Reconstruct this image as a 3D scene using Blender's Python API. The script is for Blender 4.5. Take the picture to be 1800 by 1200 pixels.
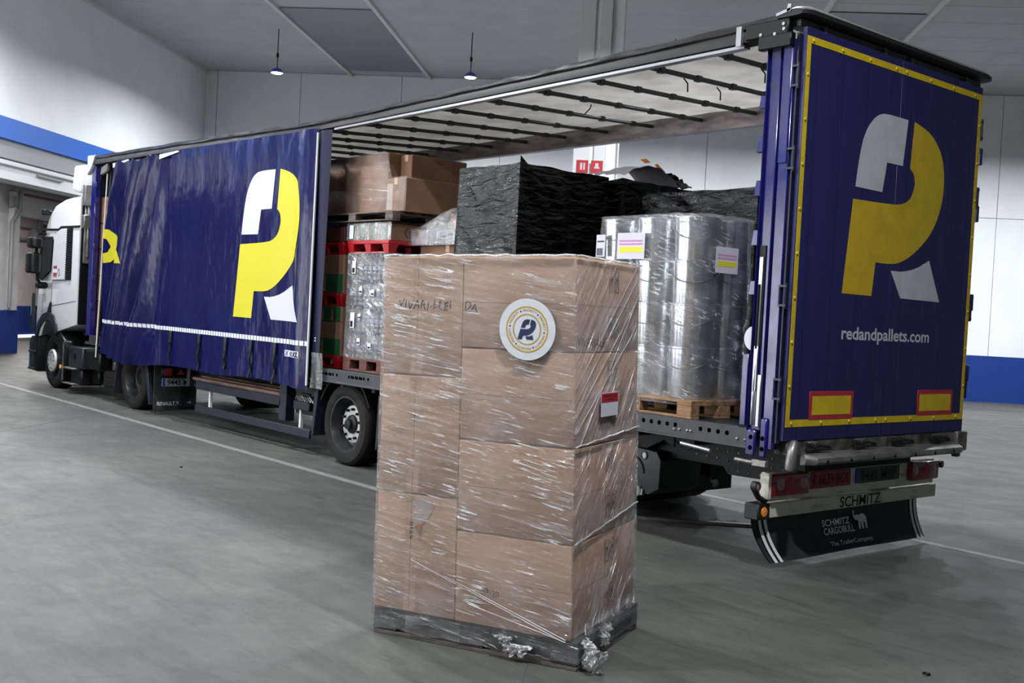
import bpy, bmesh, math, random
from math import sin, cos, pi, radians, sqrt, atan2
from mathutils import Vector, Matrix, noise
from mathutils.geometry import tessellate_polygon
random.seed(7)
for o in list(bpy.data.objects): bpy.data.objects.remove(o)
scn = bpy.context.scene; COL = scn.collection
# ------------------------------------------------------------------ camera
cam = bpy.data.cameras.new('camera'); camo = bpy.data.objects.new('camera', cam); COL.objects.link(camo)
yaw, pit, rol = radians(139.439), radians(-1.562), radians(2.991)
d = Vector((cos(pit)*cos(yaw), cos(pit)*sin(yaw), sin(pit))); r = Vector((sin(yaw), -cos(yaw), 0)); u = r.cross(d)
r2 = r*cos(rol)+u*sin(rol); u2 = u*cos(rol)-r*sin(rol)
Mx = Matrix((r2, u2, -d)).transposed().to_4x4(); Mx.translation = Vector((4.625, -6.415, 1.774))
camo.matrix_world = Mx
cam.sensor_width = 36; cam.lens = 36*1943.5/1800; cam.clip_end = 300; cam.clip_start = .05
scn.camera = camo
# ------------------------------------------------------------------ room frame
PHI = radians(223.813); AX = Vector((cos(PHI), sin(PHI), 0)); NX = Vector((cos(PHI-pi/2), sin(PHI-pi/2), 0))
WD = 22.949; H = 8.204; TC = 13.327
def room(t, s, z): return NX*(WD-s)+AX*t+Vector((0, 0, z))
# ------------------------------------------------------------------ world, exposure
w = bpy.data.worlds.new('world'); scn.world = w; w.use_nodes = True
bg = w.node_tree.nodes['Background']; bg.inputs[0].default_value = (.80, .90, 1, 1); bg.inputs[1].default_value = .12
scn.view_settings.view_transform = 'Standard'; scn.view_settings.look = 'None'
scn.view_settings.gamma = 1; scn.view_settings.use_curve_mapping = False
scn.view_settings.exposure = 0.0
LAMP_W = 540
# daylight through the three dock doors in the left wall, left of the camera
for s_ in (20.5, 25.5, 30.5):
    l = bpy.data.lights.new('dock_daylight', 'AREA'); l.shape = 'RECTANGLE'; l.size = 4.0; l.size_y = 3.9; l.energy = 330; l.color = (.97, .98, 1)
    lo = bpy.data.objects.new('dock_daylight', l); lo.location = room(TC+.3, s_, 1.98); COL.objects.link(lo)
    lo.rotation_euler = (-AX).to_track_quat('-Z', 'Z').to_euler()
# ------------------------------------------------------------------ materials
def lin(c): return tuple((x/255/12.92 if x/255 <= .04045 else ((x/255+.055)/1.055)**2.4) for x in c)+(1,)
def mat(name, col, rough=.6, metal=0, col2=None, scale=6, bump=0, bscale=60, stretch=(1, 1, 1), detail=4, rvar=0, bdist=.01, spec=.5, lo=.35, hi=.65, coat=0):
    m = bpy.data.materials.new(name); m.use_nodes = True; n = m.node_tree; p = n.nodes['Principled BSDF']
    p.inputs['Base Color'].default_value = lin(col); p.inputs['Roughness'].default_value = rough
    p.inputs['Metallic'].default_value = metal; p.inputs['Specular IOR Level'].default_value = spec
    p.inputs['Coat Weight'].default_value = coat; p.inputs['Coat Roughness'].default_value = .08
    if col2 or bump or rvar:
        tc = n.nodes.new('ShaderNodeTexCoord'); mp = n.nodes.new('ShaderNodeMapping'); mp.inputs['Scale'].default_value = stretch
        n.links.new(tc.outputs['Object'], mp.inputs[0])
        if col2 or rvar:
            t = n.nodes.new('ShaderNodeTexNoise'); t.inputs['Scale'].default_value = scale; t.inputs['Detail'].default_value = detail
            t.inputs['Roughness'].default_value = .6
            n.links.new(mp.outputs[0], t.inputs[0])
            rp = n.nodes.new('ShaderNodeValToRGB'); rp.color_ramp.elements[0].position = lo; rp.color_ramp.elements[1].position = hi
            rp.color_ramp.elements[0].color = lin(col); rp.color_ramp.elements[1].color = lin(col2 or col)
            n.links.new(t.outputs[0], rp.inputs[0])
            if col2: n.links.new(rp.outputs[0], p.inputs['Base Color'])
            if rvar:
                mr = n.nodes.new('ShaderNodeMapRange'); mr.inputs[1].default_value = .3; mr.inputs[2].default_value = .7
                mr.inputs[3].default_value = rough-rvar; mr.inputs[4].default_value = rough+rvar
                n.links.new(t.outputs[0], mr.inputs[0]); n.links.new(mr.outputs[0], p.inputs['Roughness'])
        if bump:
            t2 = n.nodes.new('ShaderNodeTexNoise'); t2.inputs['Scale'].default_value = bscale; t2.inputs['Detail'].default_value = 3
            n.links.new(mp.outputs[0], t2.inputs[0])
            b = n.nodes.new('ShaderNodeBump'); b.inputs['Strength'].default_value = bump; b.inputs['Distance'].default_value = bdist
            n.links.new(t2.outputs[0], b.inputs['Height']); n.links.new(b.outputs[0], p.inputs['Normal'])
    return m
def film(name, base=.10, streak=.35, rough=.12, rot=0, sc=(1.2, 26, 1), milky=(.85, .85, .87), milk=.12, bump=.9, dist=.05, uv=True, lo=.52, hi=.72, dash=0, dsc=(5, 50, 1)):
    """clear stretch film: see-through, glossy, wrinkled along the pull direction"""
    m = bpy.data.materials.new(name); m.use_nodes = True; n = m.node_tree; n.nodes.clear(); L = n.links.new
    out = n.nodes.new('ShaderNodeOutputMaterial'); tc = n.nodes.new('ShaderNodeTexCoord')
    r0 = n.nodes.new('ShaderNodeMapping'); r0.inputs['Rotation'].default_value = (0, 0, rot)
    mp = n.nodes.new('ShaderNodeMapping'); mp.inputs['Scale'].default_value = sc
    L(tc.outputs['UV' if uv else 'Object'], r0.inputs[0]); L(r0.outputs[0], mp.inputs[0])
    t = n.nodes.new('ShaderNodeTexNoise'); t.inputs['Scale'].default_value = 1.6; t.inputs['Detail'].default_value = 6; t.inputs['Roughness'].default_value = .65
    t.inputs['Distortion'].default_value = .35
    L(mp.outputs[0], t.inputs[0])
    t3 = n.nodes.new('ShaderNodeTexNoise'); t3.inputs['Scale'].default_value = 3.0; t3.inputs['Detail'].default_value = 3; L(r0.outputs[0], t3.inputs[0])
    add = n.nodes.new('ShaderNodeMath'); add.operation = 'MULTIPLY_ADD'; add.inputs[1].default_value = .5; L(t3.outputs[0], add.inputs[0]); L(t.outputs[0], add.inputs[2])
    b = n.nodes.new('ShaderNodeBump'); b.inputs['Strength'].default_value = bump; b.inputs['Distance'].default_value = dist; L(add.outputs[0], b.inputs['Height'])
    g = n.nodes.new('ShaderNodeBsdfGlossy'); g.inputs['Roughness'].default_value = rough; L(b.outputs[0], g.inputs['Normal'])
    df = n.nodes.new('ShaderNodeBsdfDiffuse'); df.inputs[0].default_value = (*milky, 1)
    tr = n.nodes.new('ShaderNodeBsdfTransparent'); tr.inputs[0].default_value = (.97, .97, .97, 1)
    mr = n.nodes.new('ShaderNodeMapRange'); mr.inputs[1].default_value = lo; mr.inputs[2].default_value = hi; mr.inputs[3].default_value = base; mr.inputs[4].default_value = base+streak
    L(t.outputs[0], mr.inputs[0])
    lw = n.nodes.new('ShaderNodeLayerWeight'); lw.inputs[0].default_value = .25; L(b.outputs[0], lw.inputs[1])
    ma = n.nodes.new('ShaderNodeMath'); ma.operation = 'MULTIPLY_ADD'; ma.inputs[1].default_value = .5; ma.use_clamp = True; L(lw.outputs['Fresnel'], ma.inputs[0]); L(mr.outputs[0], ma.inputs[2])
    fac_in = ma.outputs[0]; dm = None
    if dash:
        mp2 = n.nodes.new('ShaderNodeMapping'); mp2.inputs['Scale'].default_value = dsc; L(r0.outputs[0], mp2.inputs[0])
        t4 = n.nodes.new('ShaderNodeTexNoise'); t4.inputs['Scale'].default_value = 1.6; t4.inputs['Detail'].default_value = 4; t4.inputs['Distortion'].default_value = .3; L(mp2.outputs[0], t4.inputs[0])
        # white dashes paint glints into the film, patchy where it bunches
        t5 = n.nodes.new('ShaderNodeTexNoise'); t5.inputs['Scale'].default_value = 4; t5.inputs['Detail'].default_value = 2; L(r0.outputs[0], t5.inputs[0])
        sm = n.nodes.new('ShaderNodeMath'); sm.operation = 'MULTIPLY_ADD'; sm.inputs[1].default_value = .45; L(t5.outputs[0], sm.inputs[0]); L(t4.outputs[0], sm.inputs[2])
        dr = n.nodes.new('ShaderNodeMapRange'); dr.inputs[1].default_value = .845; dr.inputs[2].default_value = .895; L(sm.outputs[0], dr.inputs[0]); dm = dr.outputs[0]
        a2 = n.nodes.new('ShaderNodeMath'); a2.operation = 'MULTIPLY_ADD'; a2.inputs[1].default_value = dash; a2.use_clamp = True; L(dm, a2.inputs[0]); L(ma.outputs[0], a2.inputs[2]); fac_in = a2.outputs[0]
        b2 = n.nodes.new('ShaderNodeBump'); b2.inputs['Strength'].default_value = .8; b2.inputs['Distance'].default_value = .01; L(sm.outputs[0], b2.inputs['Height']); L(b.outputs[0], b2.inputs['Normal']); L(b2.outputs[0], g.inputs['Normal'])
    m1 = n.nodes.new('ShaderNodeMixShader'); mk = n.nodes.new('ShaderNodeMapRange'); mk.inputs[1].default_value = .45; mk.inputs[2].default_value = .7; mk.inputs[3].default_value = milk*.35; mk.inputs[4].default_value = milk*1.8
    L(t3.outputs[0], mk.inputs[0]); mko = mk.outputs[0]
    if dash:
        a3 = n.nodes.new('ShaderNodeMath'); a3.operation = 'MULTIPLY_ADD'; a3.inputs[1].default_value = dash*1.3; a3.use_clamp = True; L(dm, a3.inputs[0]); L(mk.outputs[0], a3.inputs[2]); mko = a3.outputs[0]  # dash mask also whitens the diffuse colour, as painted glints
    L(mko, m1.inputs[0]); L(tr.outputs[0], m1.inputs[1]); L(df.outputs[0], m1.inputs[2])
    m2 = n.nodes.new('ShaderNodeMixShader'); L(fac_in, m2.inputs[0]); L(m1.outputs[0], m2.inputs[1]); L(g.outputs[0], m2.inputs[2])
    L(m2.outputs[0], out.inputs[0]); return m
def emis(name, col, s):
    m = bpy.data.materials.new(name); m.use_nodes = True; p = m.node_tree.nodes['Principled BSDF']
    p.inputs['Base Color'].default_value = lin(col); p.inputs['Emission Color'].default_value = lin(col); p.inputs['Emission Strength'].default_value = s
    return m
M = {}
M['wall'] = mat('insulated_panel_white', (222, 226, 226), .5, col2=(214, 219, 220), scale=1.2)
M['dado'] = mat('blue_dado', (14, 48, 120), .5)
M['band'] = mat('blue_band_paint', (20, 88, 180), .5)
M['ceil'] = mat('ceiling_panel_paint', (168, 174, 174), .6, col2=(160, 166, 167), scale=1.5)
M['strip'] = mat('white_strip', (190, 193, 193), .5)
M['skyl'] = mat('dull_roof_light', (104, 112, 118), .4, col2=(96, 104, 110), scale=1)
M['beamgrey'] = mat('painted_grey_beam', (132, 134, 134), .6)
M['pillar'] = mat('plaster_pillar', (190, 188, 188), .7, col2=(176, 174, 175), scale=3)
M['farwall'] = mat('rosy_plaster', (196, 184, 184), .7, col2=(180, 168, 170), scale=2)
M['pipe'] = mat('grey_pipe', (120, 122, 122), .5)
M['concrete'] = None
M['joint'] = mat('joint_dark', (58, 58, 58), .8)
M['paint'] = mat('worn_floor_paint', (112, 112, 110), .6, col2=(86, 86, 84), scale=9, lo=.4, hi=.75)
M['navy'] = mat('navy_vinyl', (12, 15, 54), .20, col2=(15, 19, 62), scale=1.5, bump=.6, bscale=1.7, bdist=.08, stretch=(1.6, 1.6, .7), spec=.22)
M['doorblue'] = mat('door_blue_paint', (29, 31, 84), .48, col2=(25, 27, 76), scale=2.5, stretch=(1, 3, .25), rvar=.06)
M['postblue'] = mat('post_blue_paint', (22, 24, 96), .20, col2=(18, 20, 80), scale=5, rvar=.08, coat=.3)
M['yellow'] = mat('yellow_print', (172, 164, 18), .45)
M['ochre'] = mat('yellow_door_print', (196, 166, 30), .5, col2=(182, 152, 30), scale=6)
M['tape'] = mat('yellow_reflective_tape', (206, 178, 30), .45, col2=(190, 162, 28), scale=10)
M['white'] = mat('white_print', (172, 174, 180), .45)
M['doorwhite'] = mat('dull_white_print', (186, 190, 194), .5, col2=(174, 178, 182), scale=6)
M['red'] = mat('red_reflective', (165, 40, 56), .5)
M['black'] = mat('black_plastic', (10, 10, 11), .45, spec=.25)
M['rubber'] = mat('black_rubber', (16, 16, 17), .62, bump=.15, bscale=40, col2=(22, 22, 21), scale=5)
M['tyre'] = mat('tyre_rubber', (20, 19, 19), .8, spec=.2, col2=(30, 29, 28), scale=6)
M['darkmetal'] = mat('dark_painted_steel', (24, 27, 32), .5, spec=.3, col2=(32, 34, 39), scale=4)
M['rail'] = mat('grey_steel_rail', (36, 38, 41), .45, metal=.2, col2=(48, 50, 53), scale=6)
M['bluegrey'] = mat('blue_grey_guard', (24, 29, 40), .5, spec=.3)
M['alu'] = mat('dirty_aluminium', (150, 148, 146), .42, metal=.7, col2=(104, 100, 98), scale=5, rvar=.1)
M['aluBright'] = mat('bright_aluminium', (165, 165, 168), .3, metal=.8)
M['railin'] = mat('inner_aluminium_rail', (150, 140, 142), .4, metal=.55, col2=(92, 86, 88), scale=2.2, stretch=(1, 1, 4))
M['cream'] = mat('dirty_cream_paint', (206, 204, 186), .55, col2=(120, 116, 102), scale=3.5, stretch=(1, 1, 4), lo=.5, hi=.8)
M['grime'] = mat('grimy_steel', (128, 126, 120), .5, metal=.5, col2=(60, 58, 54), scale=6)
M['cabwhite'] = mat('cab_white_gloss', (196, 197, 200), .22, coat=.4)
M['glass'] = mat('dark_cab_glass', (22, 27, 27), .06, spec=.8)
M['rim'] = mat('dirty_rim', (46, 46, 48), .45, metal=.4, col2=(30, 29, 29), scale=7)
M['silver'] = mat('silver_wheel', (190, 190, 192), .42, metal=.2, col2=(140, 140, 144), scale=7)
M['kraft'] = mat('kraft_cardboard', (180, 144, 116), .8, col2=(168, 133, 105), scale=3, stretch=(1, 1, 5), bump=.08, bscale=90)
M['kraftside'] = M['kraft']
M['kraftdark'] = mat('kraft_cardboard_brown', (140, 104, 80), .8, col2=(122, 90, 70), scale=3)
M['crack'] = mat('dark_crease', (92, 66, 50), .9)
M['buff'] = mat('packing_tape_buff', (196, 162, 136), .35)
M['wood'] = mat('pallet_wood', (150, 116, 82), .8, col2=(112, 82, 56), scale=4, stretch=(1, 6, 6), bump=.2, bscale=30)
M['woodold'] = mat('weathered_pallet_wood', (104, 92, 84), .85, col2=(66, 60, 56), scale=4, stretch=(1.5, 6, 6), bump=.2, bscale=30)
M['woodred'] = mat('reddish_pallet_wood', (104, 62, 54), .8, col2=(80, 48, 42), scale=4, bump=.2, bscale=30)
M['plank'] = mat('plank_wood', (128, 98, 84), .8, col2=(80, 62, 54), scale=3, stretch=(1, 12, 6))
M['redplastic'] = mat('red_plastic', (158, 16, 26), .4)
M['green'] = mat('green_print_card', (34, 92, 58), .6, col2=(28, 76, 46), scale=5)
M['pinkish'] = mat('pale_carton', (206, 192, 200), .6)
M['greycarton'] = mat('grey_carton', (112, 112, 116), .6)
M['zinc'] = mat('tin_pail_metal', (236, 240, 244), .2, metal=.95, col2=(182, 187, 192), scale=3, stretch=(1, 1, .3), bump=.08, bscale=6)
M['wire'] = mat('wire_handle', (120, 122, 124), .4, metal=.8)
M['paper'] = mat('paper_white', (196, 192, 204), .7)
M['ink'] = mat('marker_ink', (30, 20, 18), .8)
M['pinkink'] = mat('pink_print', (196, 120, 180), .8)
M['yhl'] = mat('yellow_highlighter', (222, 214, 40), .8)
M['navyink'] = mat('navy_print', (5, 28, 70), .6)
M['goldink'] = mat('gold_print', (178, 140, 8), .6)
M['stickerwhite'] = mat('sticker_white', (200, 203, 208), .45, bump=.15, bscale=4, bdist=.01, stretch=(1, 1, 4))
M['plateRed'] = mat('red_plate', (150, 28, 48), .5)
M['plateDirty'] = mat('smudged_plate', (72, 72, 70), .6, col2=(38, 38, 38), scale=4)
M['euroblue'] = mat('plate_blue', (20, 60, 150), .5)
M['lampred'] = mat('red_lamp_lens', (122, 18, 36), .15, spec=.8)
M['lampclear'] = mat('clear_lamp_lens', (150, 112, 118), .12, spec=.8)
M['orange'] = mat('orange_lens', (255, 150, 60), .25)
M['firered'] = mat('fire_sign_red', (160, 16, 32), .5)
M['signblue'] = mat('blue_frame', (20, 44, 140), .5)
M['lampglow'] = emis('lamp_glow', (235, 238, 255), 14)
M['lampblue'] = mat('lamp_housing_blue', (70, 80, 190), .4)
M['daylight'] = emis('daylight_gap', (235, 235, 250), 1.2)
def _lathe_black():
    m = mat('black_stretch_wrap', (3, 3, 4), .07, spec=.28); n = m.node_tree; L = n.links.new; p = n.nodes['Principled BSDF']
    tc = n.nodes.new('ShaderNodeTexCoord'); mp = n.nodes.new('ShaderNodeMapping'); mp.inputs['Rotation'].default_value = (0, .5, 0); mp.inputs['Scale'].default_value = (2, 2, 7)
    L(tc.outputs['Object'], mp.inputs[0]); t = n.nodes.new('ShaderNodeTexNoise'); t.inputs['Scale'].default_value = 2.2; t.inputs['Detail'].default_value = 6; t.inputs['Distortion'].default_value = .6
    L(mp.outputs[0], t.inputs[0]); b = n.nodes.new('ShaderNodeBump'); b.inputs['Strength'].default_value = .9; b.inputs['Distance'].default_value = .04
    L(t.outputs[0], b.inputs['Height']); L(b.outputs[0], p.inputs['Normal']); return m
M['blackwrap'] = _lathe_black()
M['film_front'] = film('stretch_film_front', base=.07, streak=.45, rough=.09, rot=radians(8), sc=(1.6, 20, 1), milk=.05, lo=.54, hi=.70, bump=1, dash=.5)
M['film_side'] = film('stretch_film_side', base=.05, streak=.38, rough=.12, rot=radians(-48), sc=(1.2, 20, 1), milk=.07, lo=.53, hi=.73, bump=1, dash=.35, dsc=(4, 44, 1))
M['film_loose'] = film('stretch_film_loose', base=.22, streak=.4, rough=.15, rot=.5, sc=(3, 14, 1), milk=.35, bump=1, uv=False)
M['film_low'] = film('stretch_film_bunched', base=.07, streak=.3, rough=.12, rot=radians(10), sc=(1.2, 22, 1), milk=.05, bump=.9, dash=.5)
M['film_pails'] = film('stretch_film_pails', base=.05, streak=.34, rough=.10, rot=.25, sc=(1.6, 14, 1), milk=.07, bump=.9, dash=.30, dsc=(6, 36, 1))
M['pet'] = film('clear_bottle_plastic', base=.10, streak=.25, rough=.08, rot=0, sc=(30, 30, 12), milk=.05, milky=(.42, .48, .60), bump=.5, dist=.02, uv=False)
M['clearflap'] = film('grey_clear_plastic', base=.06, streak=.08, rough=.2, milk=.45, milky=(.12, .14, .14), sc=(4, 4, 1), uv=False)
def _roof():
    m = bpy.data.materials.new('translucent_roof_sheet'); m.use_nodes = True; n = m.node_tree; n.nodes.clear(); L = n.links.new
    out = n.nodes.new('ShaderNodeOutputMaterial'); a = n.nodes.new('ShaderNodeBsdfDiffuse'); b = n.nodes.new('ShaderNodeBsdfTranslucent'); x = n.nodes.new('ShaderNodeMixShader')
    tc = n.nodes.new('ShaderNodeTexCoord'); t = n.nodes.new('ShaderNodeTexNoise'); t.inputs['Scale'].default_value = 2.5; t.inputs['Detail'].default_value = 5; L(tc.outputs['Object'], t.inputs[0])
    rp = n.nodes.new('ShaderNodeValToRGB'); rp.color_ramp.elements[0].color = lin((140, 137, 131)); rp.color_ramp.elements[1].color = lin((164, 161, 156)); rp.color_ramp.elements[0].position = .35; rp.color_ramp.elements[1].position = .6
    L(t.outputs[0], rp.inputs[0])
    for q in (a, b): L(rp.outputs[0], q.inputs[0])
    x.inputs[0].default_value = .22; L(a.outputs[0], x.inputs[1]); L(b.outputs[0], x.inputs[2]); L(x.outputs[0], out.inputs[0]); return m
M['roof'] = _roof()
def _conc():
    m = mat('polished_concrete', (112, 112, 109), .62, rvar=.08, scale=2, bump=.05, bscale=45, spec=.28); n = m.node_tree; L = n.links.new; p = n.nodes['Principled BSDF']
    tc = n.nodes.new('ShaderNodeTexCoord')
    t = n.nodes.new('ShaderNodeTexNoise'); t.inputs['Scale'].default_value = .35; t.inputs['Detail'].default_value = 8; t.inputs['Roughness'].default_value = .65; t.inputs['Distortion'].default_value = .4
    L(tc.outputs['Object'], t.inputs[0])
    rp = n.nodes.new('ShaderNodeValToRGB'); e = rp.color_ramp.elements; e[0].position = .32; e[0].color = lin((58, 59, 57)); e[1].position = .68; e[1].color = lin((81, 81, 77))
    L(t.outputs[0], rp.inputs[0])
    mp = n.nodes.new('ShaderNodeMapping'); mp.inputs['Rotation'].default_value = (0, 0, .5); mp.inputs['Scale'].default_value = (.6, 7, 1); L(tc.outputs['Object'], mp.inputs[0])
    t2 = n.nodes.new('ShaderNodeTexNoise'); t2.inputs['Scale'].default_value = 1.2; t2.inputs['Detail'].default_value = 6; t2.inputs['Distortion'].default_value = 1.2; L(mp.outputs[0], t2.inputs[0])
    r3 = n.nodes.new('ShaderNodeValToRGB'); r3.color_ramp.elements[0].position = .55; r3.color_ramp.elements[1].position = .75; r3.color_ramp.elements[0].color = (1, 1, 1, 1); r3.color_ramp.elements[1].color = (.72, .72, .72, 1); L(t2.outputs[0], r3.inputs[0])
    mx = n.nodes.new('ShaderNodeMix'); mx.data_type = 'RGBA'; mx.blend_type = 'MULTIPLY'; mx.inputs[0].default_value = 1; L(rp.outputs[0], mx.inputs[6]); L(r3.outputs[0], mx.inputs[7]); 
    mp2 = n.nodes.new('ShaderNodeMapping'); mp2.inputs['Rotation'].default_value = (0, 0, PHI); mp2.inputs['Scale'].default_value = (1, 3.2, 1); L(tc.outputs['Object'], mp2.inputs[0])
    t6 = n.nodes.new('ShaderNodeTexNoise'); t6.inputs['Scale'].default_value = 2.2; t6.inputs['Detail'].default_value = 12; t6.inputs['Roughness'].default_value = .78; t6.inputs['Distortion'].default_value = .5; L(mp2.outputs[0], t6.inputs[0])
    r6 = n.nodes.new('ShaderNodeValToRGB'); r6.color_ramp.elements[0].position = .3; r6.color_ramp.elements[0].color = (.62, .62, .62, 1); r6.color_ramp.elements[1].position = .62; r6.color_ramp.elements[1].color = (1.12, 1.12, 1.11, 1); L(t6.outputs[0], r6.inputs[0])
    mx2 = n.nodes.new('ShaderNodeMix'); mx2.data_type = 'RGBA'; mx2.blend_type = 'MULTIPLY'; mx2.inputs[0].default_value = .9; L(mx.outputs[2], mx2.inputs[6]); L(r6.outputs[0], mx2.inputs[7])
    # thin curved scuffs
    t7 = n.nodes.new('ShaderNodeTexNoise'); t7.inputs['Scale'].default_value = .5; t7.inputs['Detail'].default_value = 2; t7.inputs['Distortion'].default_value = 1.5; L(tc.outputs['Object'], t7.inputs[0])
    sub = n.nodes.new('ShaderNodeMath'); sub.operation = 'SUBTRACT'; sub.inputs[1].default_value = .5; L(t7.outputs[0], sub.inputs[0]); ab = n.nodes.new('ShaderNodeMath'); ab.operation = 'ABSOLUTE'; L(sub.outputs[0], ab.inputs[0])
    m7 = n.nodes.new('ShaderNodeMapRange'); m7.inputs[1].default_value = 0; m7.inputs[2].default_value = .0022; m7.inputs[3].default_value = .78; m7.inputs[4].default_value = 1; L(ab.outputs[0], m7.inputs[0])
    mx3 = n.nodes.new('ShaderNodeMix'); mx3.data_type = 'RGBA'; mx3.blend_type = 'MULTIPLY'; mx3.inputs[0].default_value = 1; L(mx2.outputs[2], mx3.inputs[6]); L(m7.outputs[0], mx3.inputs[7]); L(mx3.outputs[2], p.inputs['Base Color'])
    return m
M['concrete'] = _conc()
# ------------------------------------------------------------------ helpers
OFF = {}
def tag(o, label=None, cat=None, group=None, kind=None):
    if label: o['label'] = label
    if cat: o['category'] = cat
    if group: o['group'] = group
    if kind: o['kind'] = kind
    return o
def empty(name, loc, label=None, cat=None, group=None, kind=None, rz=0, local=False):
    o = bpy.data.objects.new(name, None); o.location = loc; o.rotation_euler = (0, 0, rz); o.empty_display_size = .2; COL.objects.link(o)
    OFF[o.name] = Vector((0, 0, 0)) if local else Vector(loc)
    return tag(o, label, cat, group, kind)
def copy_tree(o, parent=None):
    c = o.copy(); COL.objects.link(c); OFF[c.name] = OFF.get(o.name, Vector())
    if parent: c.parent = parent
    for ch in o.children: copy_tree(ch, c)
    return c
class MB:
    def __init__(s): s.v = []; s.f = []; s.m = []; s.uv = None
    def add(s, vs, fs, mi=0):
        b = len(s.v); s.v += [tuple(x) for x in vs]; s.f += [tuple(b+i for i in f) for f in fs]; s.m += [mi]*len(fs); return s
    def hexa(s, p, mi=0):   # 8 points: bottom 4 ccw, top 4 ccw
        return s.add(p, [(3, 2, 1, 0), (4, 5, 6, 7), (0, 1, 5, 4), (1, 2, 6, 5), (2, 3, 7, 6), (3, 0, 4, 7)], mi)
    def box(s, x0, x1, y0, y1, z0, z1, mi=0):
        return s.hexa([(x0, y0, z0), (x1, y0, z0), (x1, y1, z0), (x0, y1, z0), (x0, y0, z1), (x1, y0, z1), (x1, y1, z1), (x0, y1, z1)], mi)
    def bar(s, a, b, w, h, mi=0, up=(0, 0, 1)):
        a, b = Vector(a), Vector(b); d = (b-a).normalized(); x = d.cross(Vector(up)).normalized()*w/2; y = x.cross(d).normalized()*h/2
        return s.hexa([a-x-y, a+x-y, b+x-y, b-x-y, a-x+y, a+x+y, b+x+y, b-x+y], mi)
    def tube(s, pts, r, n=8, mi=0, closed=False):
        pts = [Vector(p) for p in pts]; rs = r if isinstance(r, (list, tuple)) else [r]*len(pts); vs = []; N = len(pts); up = None
        for i, p in enumerate(pts):
            if closed: t = (pts[(i+1) % N]-pts[i-1]).normalized()
            else: t = (pts[min(i+1, N-1)]-pts[max(i-1, 0)]).normalized()
            if up is None: up = Vector((0, 0, 1)) if abs(t.z) < .9 else Vector((1, 0, 0))
            a = t.cross(up).normalized(); b = a.cross(t); up = b
            vs += [p+(a*cos(2*pi*k/n)+b*sin(2*pi*k/n))*rs[i] for k in range(n)]
        fs = [(i*n+k, i*n+(k+1) % n, ((i+1) % N)*n+(k+1) % n, ((i+1) % N)*n+k) for i in range(N if closed else N-1) for k in range(n)]
        if not closed: fs += [tuple(range(n))[::-1], tuple((N-1)*n+k for k in range(n))]
        return s.add(vs, fs, mi)
    def lathe(s, prof, c, axis='z', n=32, mi=0, a0=0, a1=2*pi):
        """prof: (radius, along) list"""
        c = Vector(c); full = abs(a1-a0-2*pi) < 1e-6; K = n if full else n+1; vs = []
        for (r, h) in prof:
            for k in range(K):
                a = a0+(a1-a0)*k/n; p = {'z': (r*cos(a), r*sin(a), h), 'y': (r*cos(a), h, r*sin(a)), 'x': (h, r*cos(a), r*sin(a))}[axis]; vs.append(c+Vector(p))
        fs = [(i*K+k, i*K+(k+1) % K, (i+1)*K+(k+1) % K, (i+1)*K+k) for i in range(len(prof)-1) for k in range(n)]
        return s.add(vs, fs, mi)
    def disc(s, c, r, axis, t, n=20, mi=0):
        return s.lathe([(0.0001, 0), (r, 0), (r, t), (0.0001, t)], c, axis, n, mi)
    def prism(s, poly, f, d0, d1, mi=0):
        """poly 2-D outline; f(a, b, d) -> 3-D"""
        n = len(poly); vs = [f(a, b, d0) for a, b in poly]+[f(a, b, d1) for a, b in poly]
        tri = tessellate_polygon([[Vector((a, b, 0)) for a, b in poly]])
        fs = [tuple(t) for t in tri]+[tuple(n+i for i in t[::-1]) for t in tri]+[(i, (i+1) % n, n+(i+1) % n, n+i) for i in range(n)]
        return s.add(vs, fs, mi)
    def grid(s, fn, nu, nv, mi=0, wrap=False):
        K = nu if wrap else nu+1
        vs = [fn(i/nu, j/nv) for j in range(nv+1) for i in range(K)]
        return s.add(vs, [(j*K+i, j*K+(i+1) % K, (j+1)*K+(i+1) % K, (j+1)*K+i) for j in range(nv) for i in range(nu)], mi)
    def build(s, name, mats, parent=None, label=None, cat=None, group=None, kind=None, bevel=0, smooth=True, uvf=None, seg=1, off=None):
        if not isinstance(mats, (list, tuple)): mats = [mats]
        if parent is not None: of = OFF[parent.name]
        elif off is not None: of = Vector(off)
        elif s.v:
            xs, ys, zs = zip(*s.v); of = Vector(((min(xs)+max(xs))/2, (min(ys)+max(ys))/2, min(zs)))
        me = bpy.data.meshes.new(name)
        me.from_pydata([tuple(Vector(v)-of) for v in s.v], [], s.f)
        for m in mats: me.materials.append(m)
        me.polygons.foreach_set('material_index', s.m)
        if uvf:
            ul = me.uv_layers.new(name='UVMap')
            for p in me.polygons:
                for li in p.loop_indices: ul.data[li].uv = uvf(Vector(s.v[me.loops[li].vertex_index]), p.material_index)
        bm = bmesh.new(); bm.from_mesh(me); bmesh.ops.recalc_face_normals(bm, faces=bm.faces)
        if bevel: bmesh.ops.bevel(bm, geom=[e for e in bm.edges if len(e.link_faces) == 2 and e.calc_face_angle(0) > .6], offset=bevel, segments=seg, affect='EDGES', clamp_overlap=True, profile=.5)
        bm.to_mesh(me); bm.free()
        if smooth:
            me.polygons.foreach_set('use_smooth', [True]*len(me.polygons)); me.set_sharp_from_angle(angle=radians(38))
        o = bpy.data.objects.new(name, me); COL.objects.link(o)
        if parent is None: o.location = of
        else: o.parent = parent
        OFF[o.name] = of if parent is not None else of
        return tag(o, label, cat, group, kind)
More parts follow.
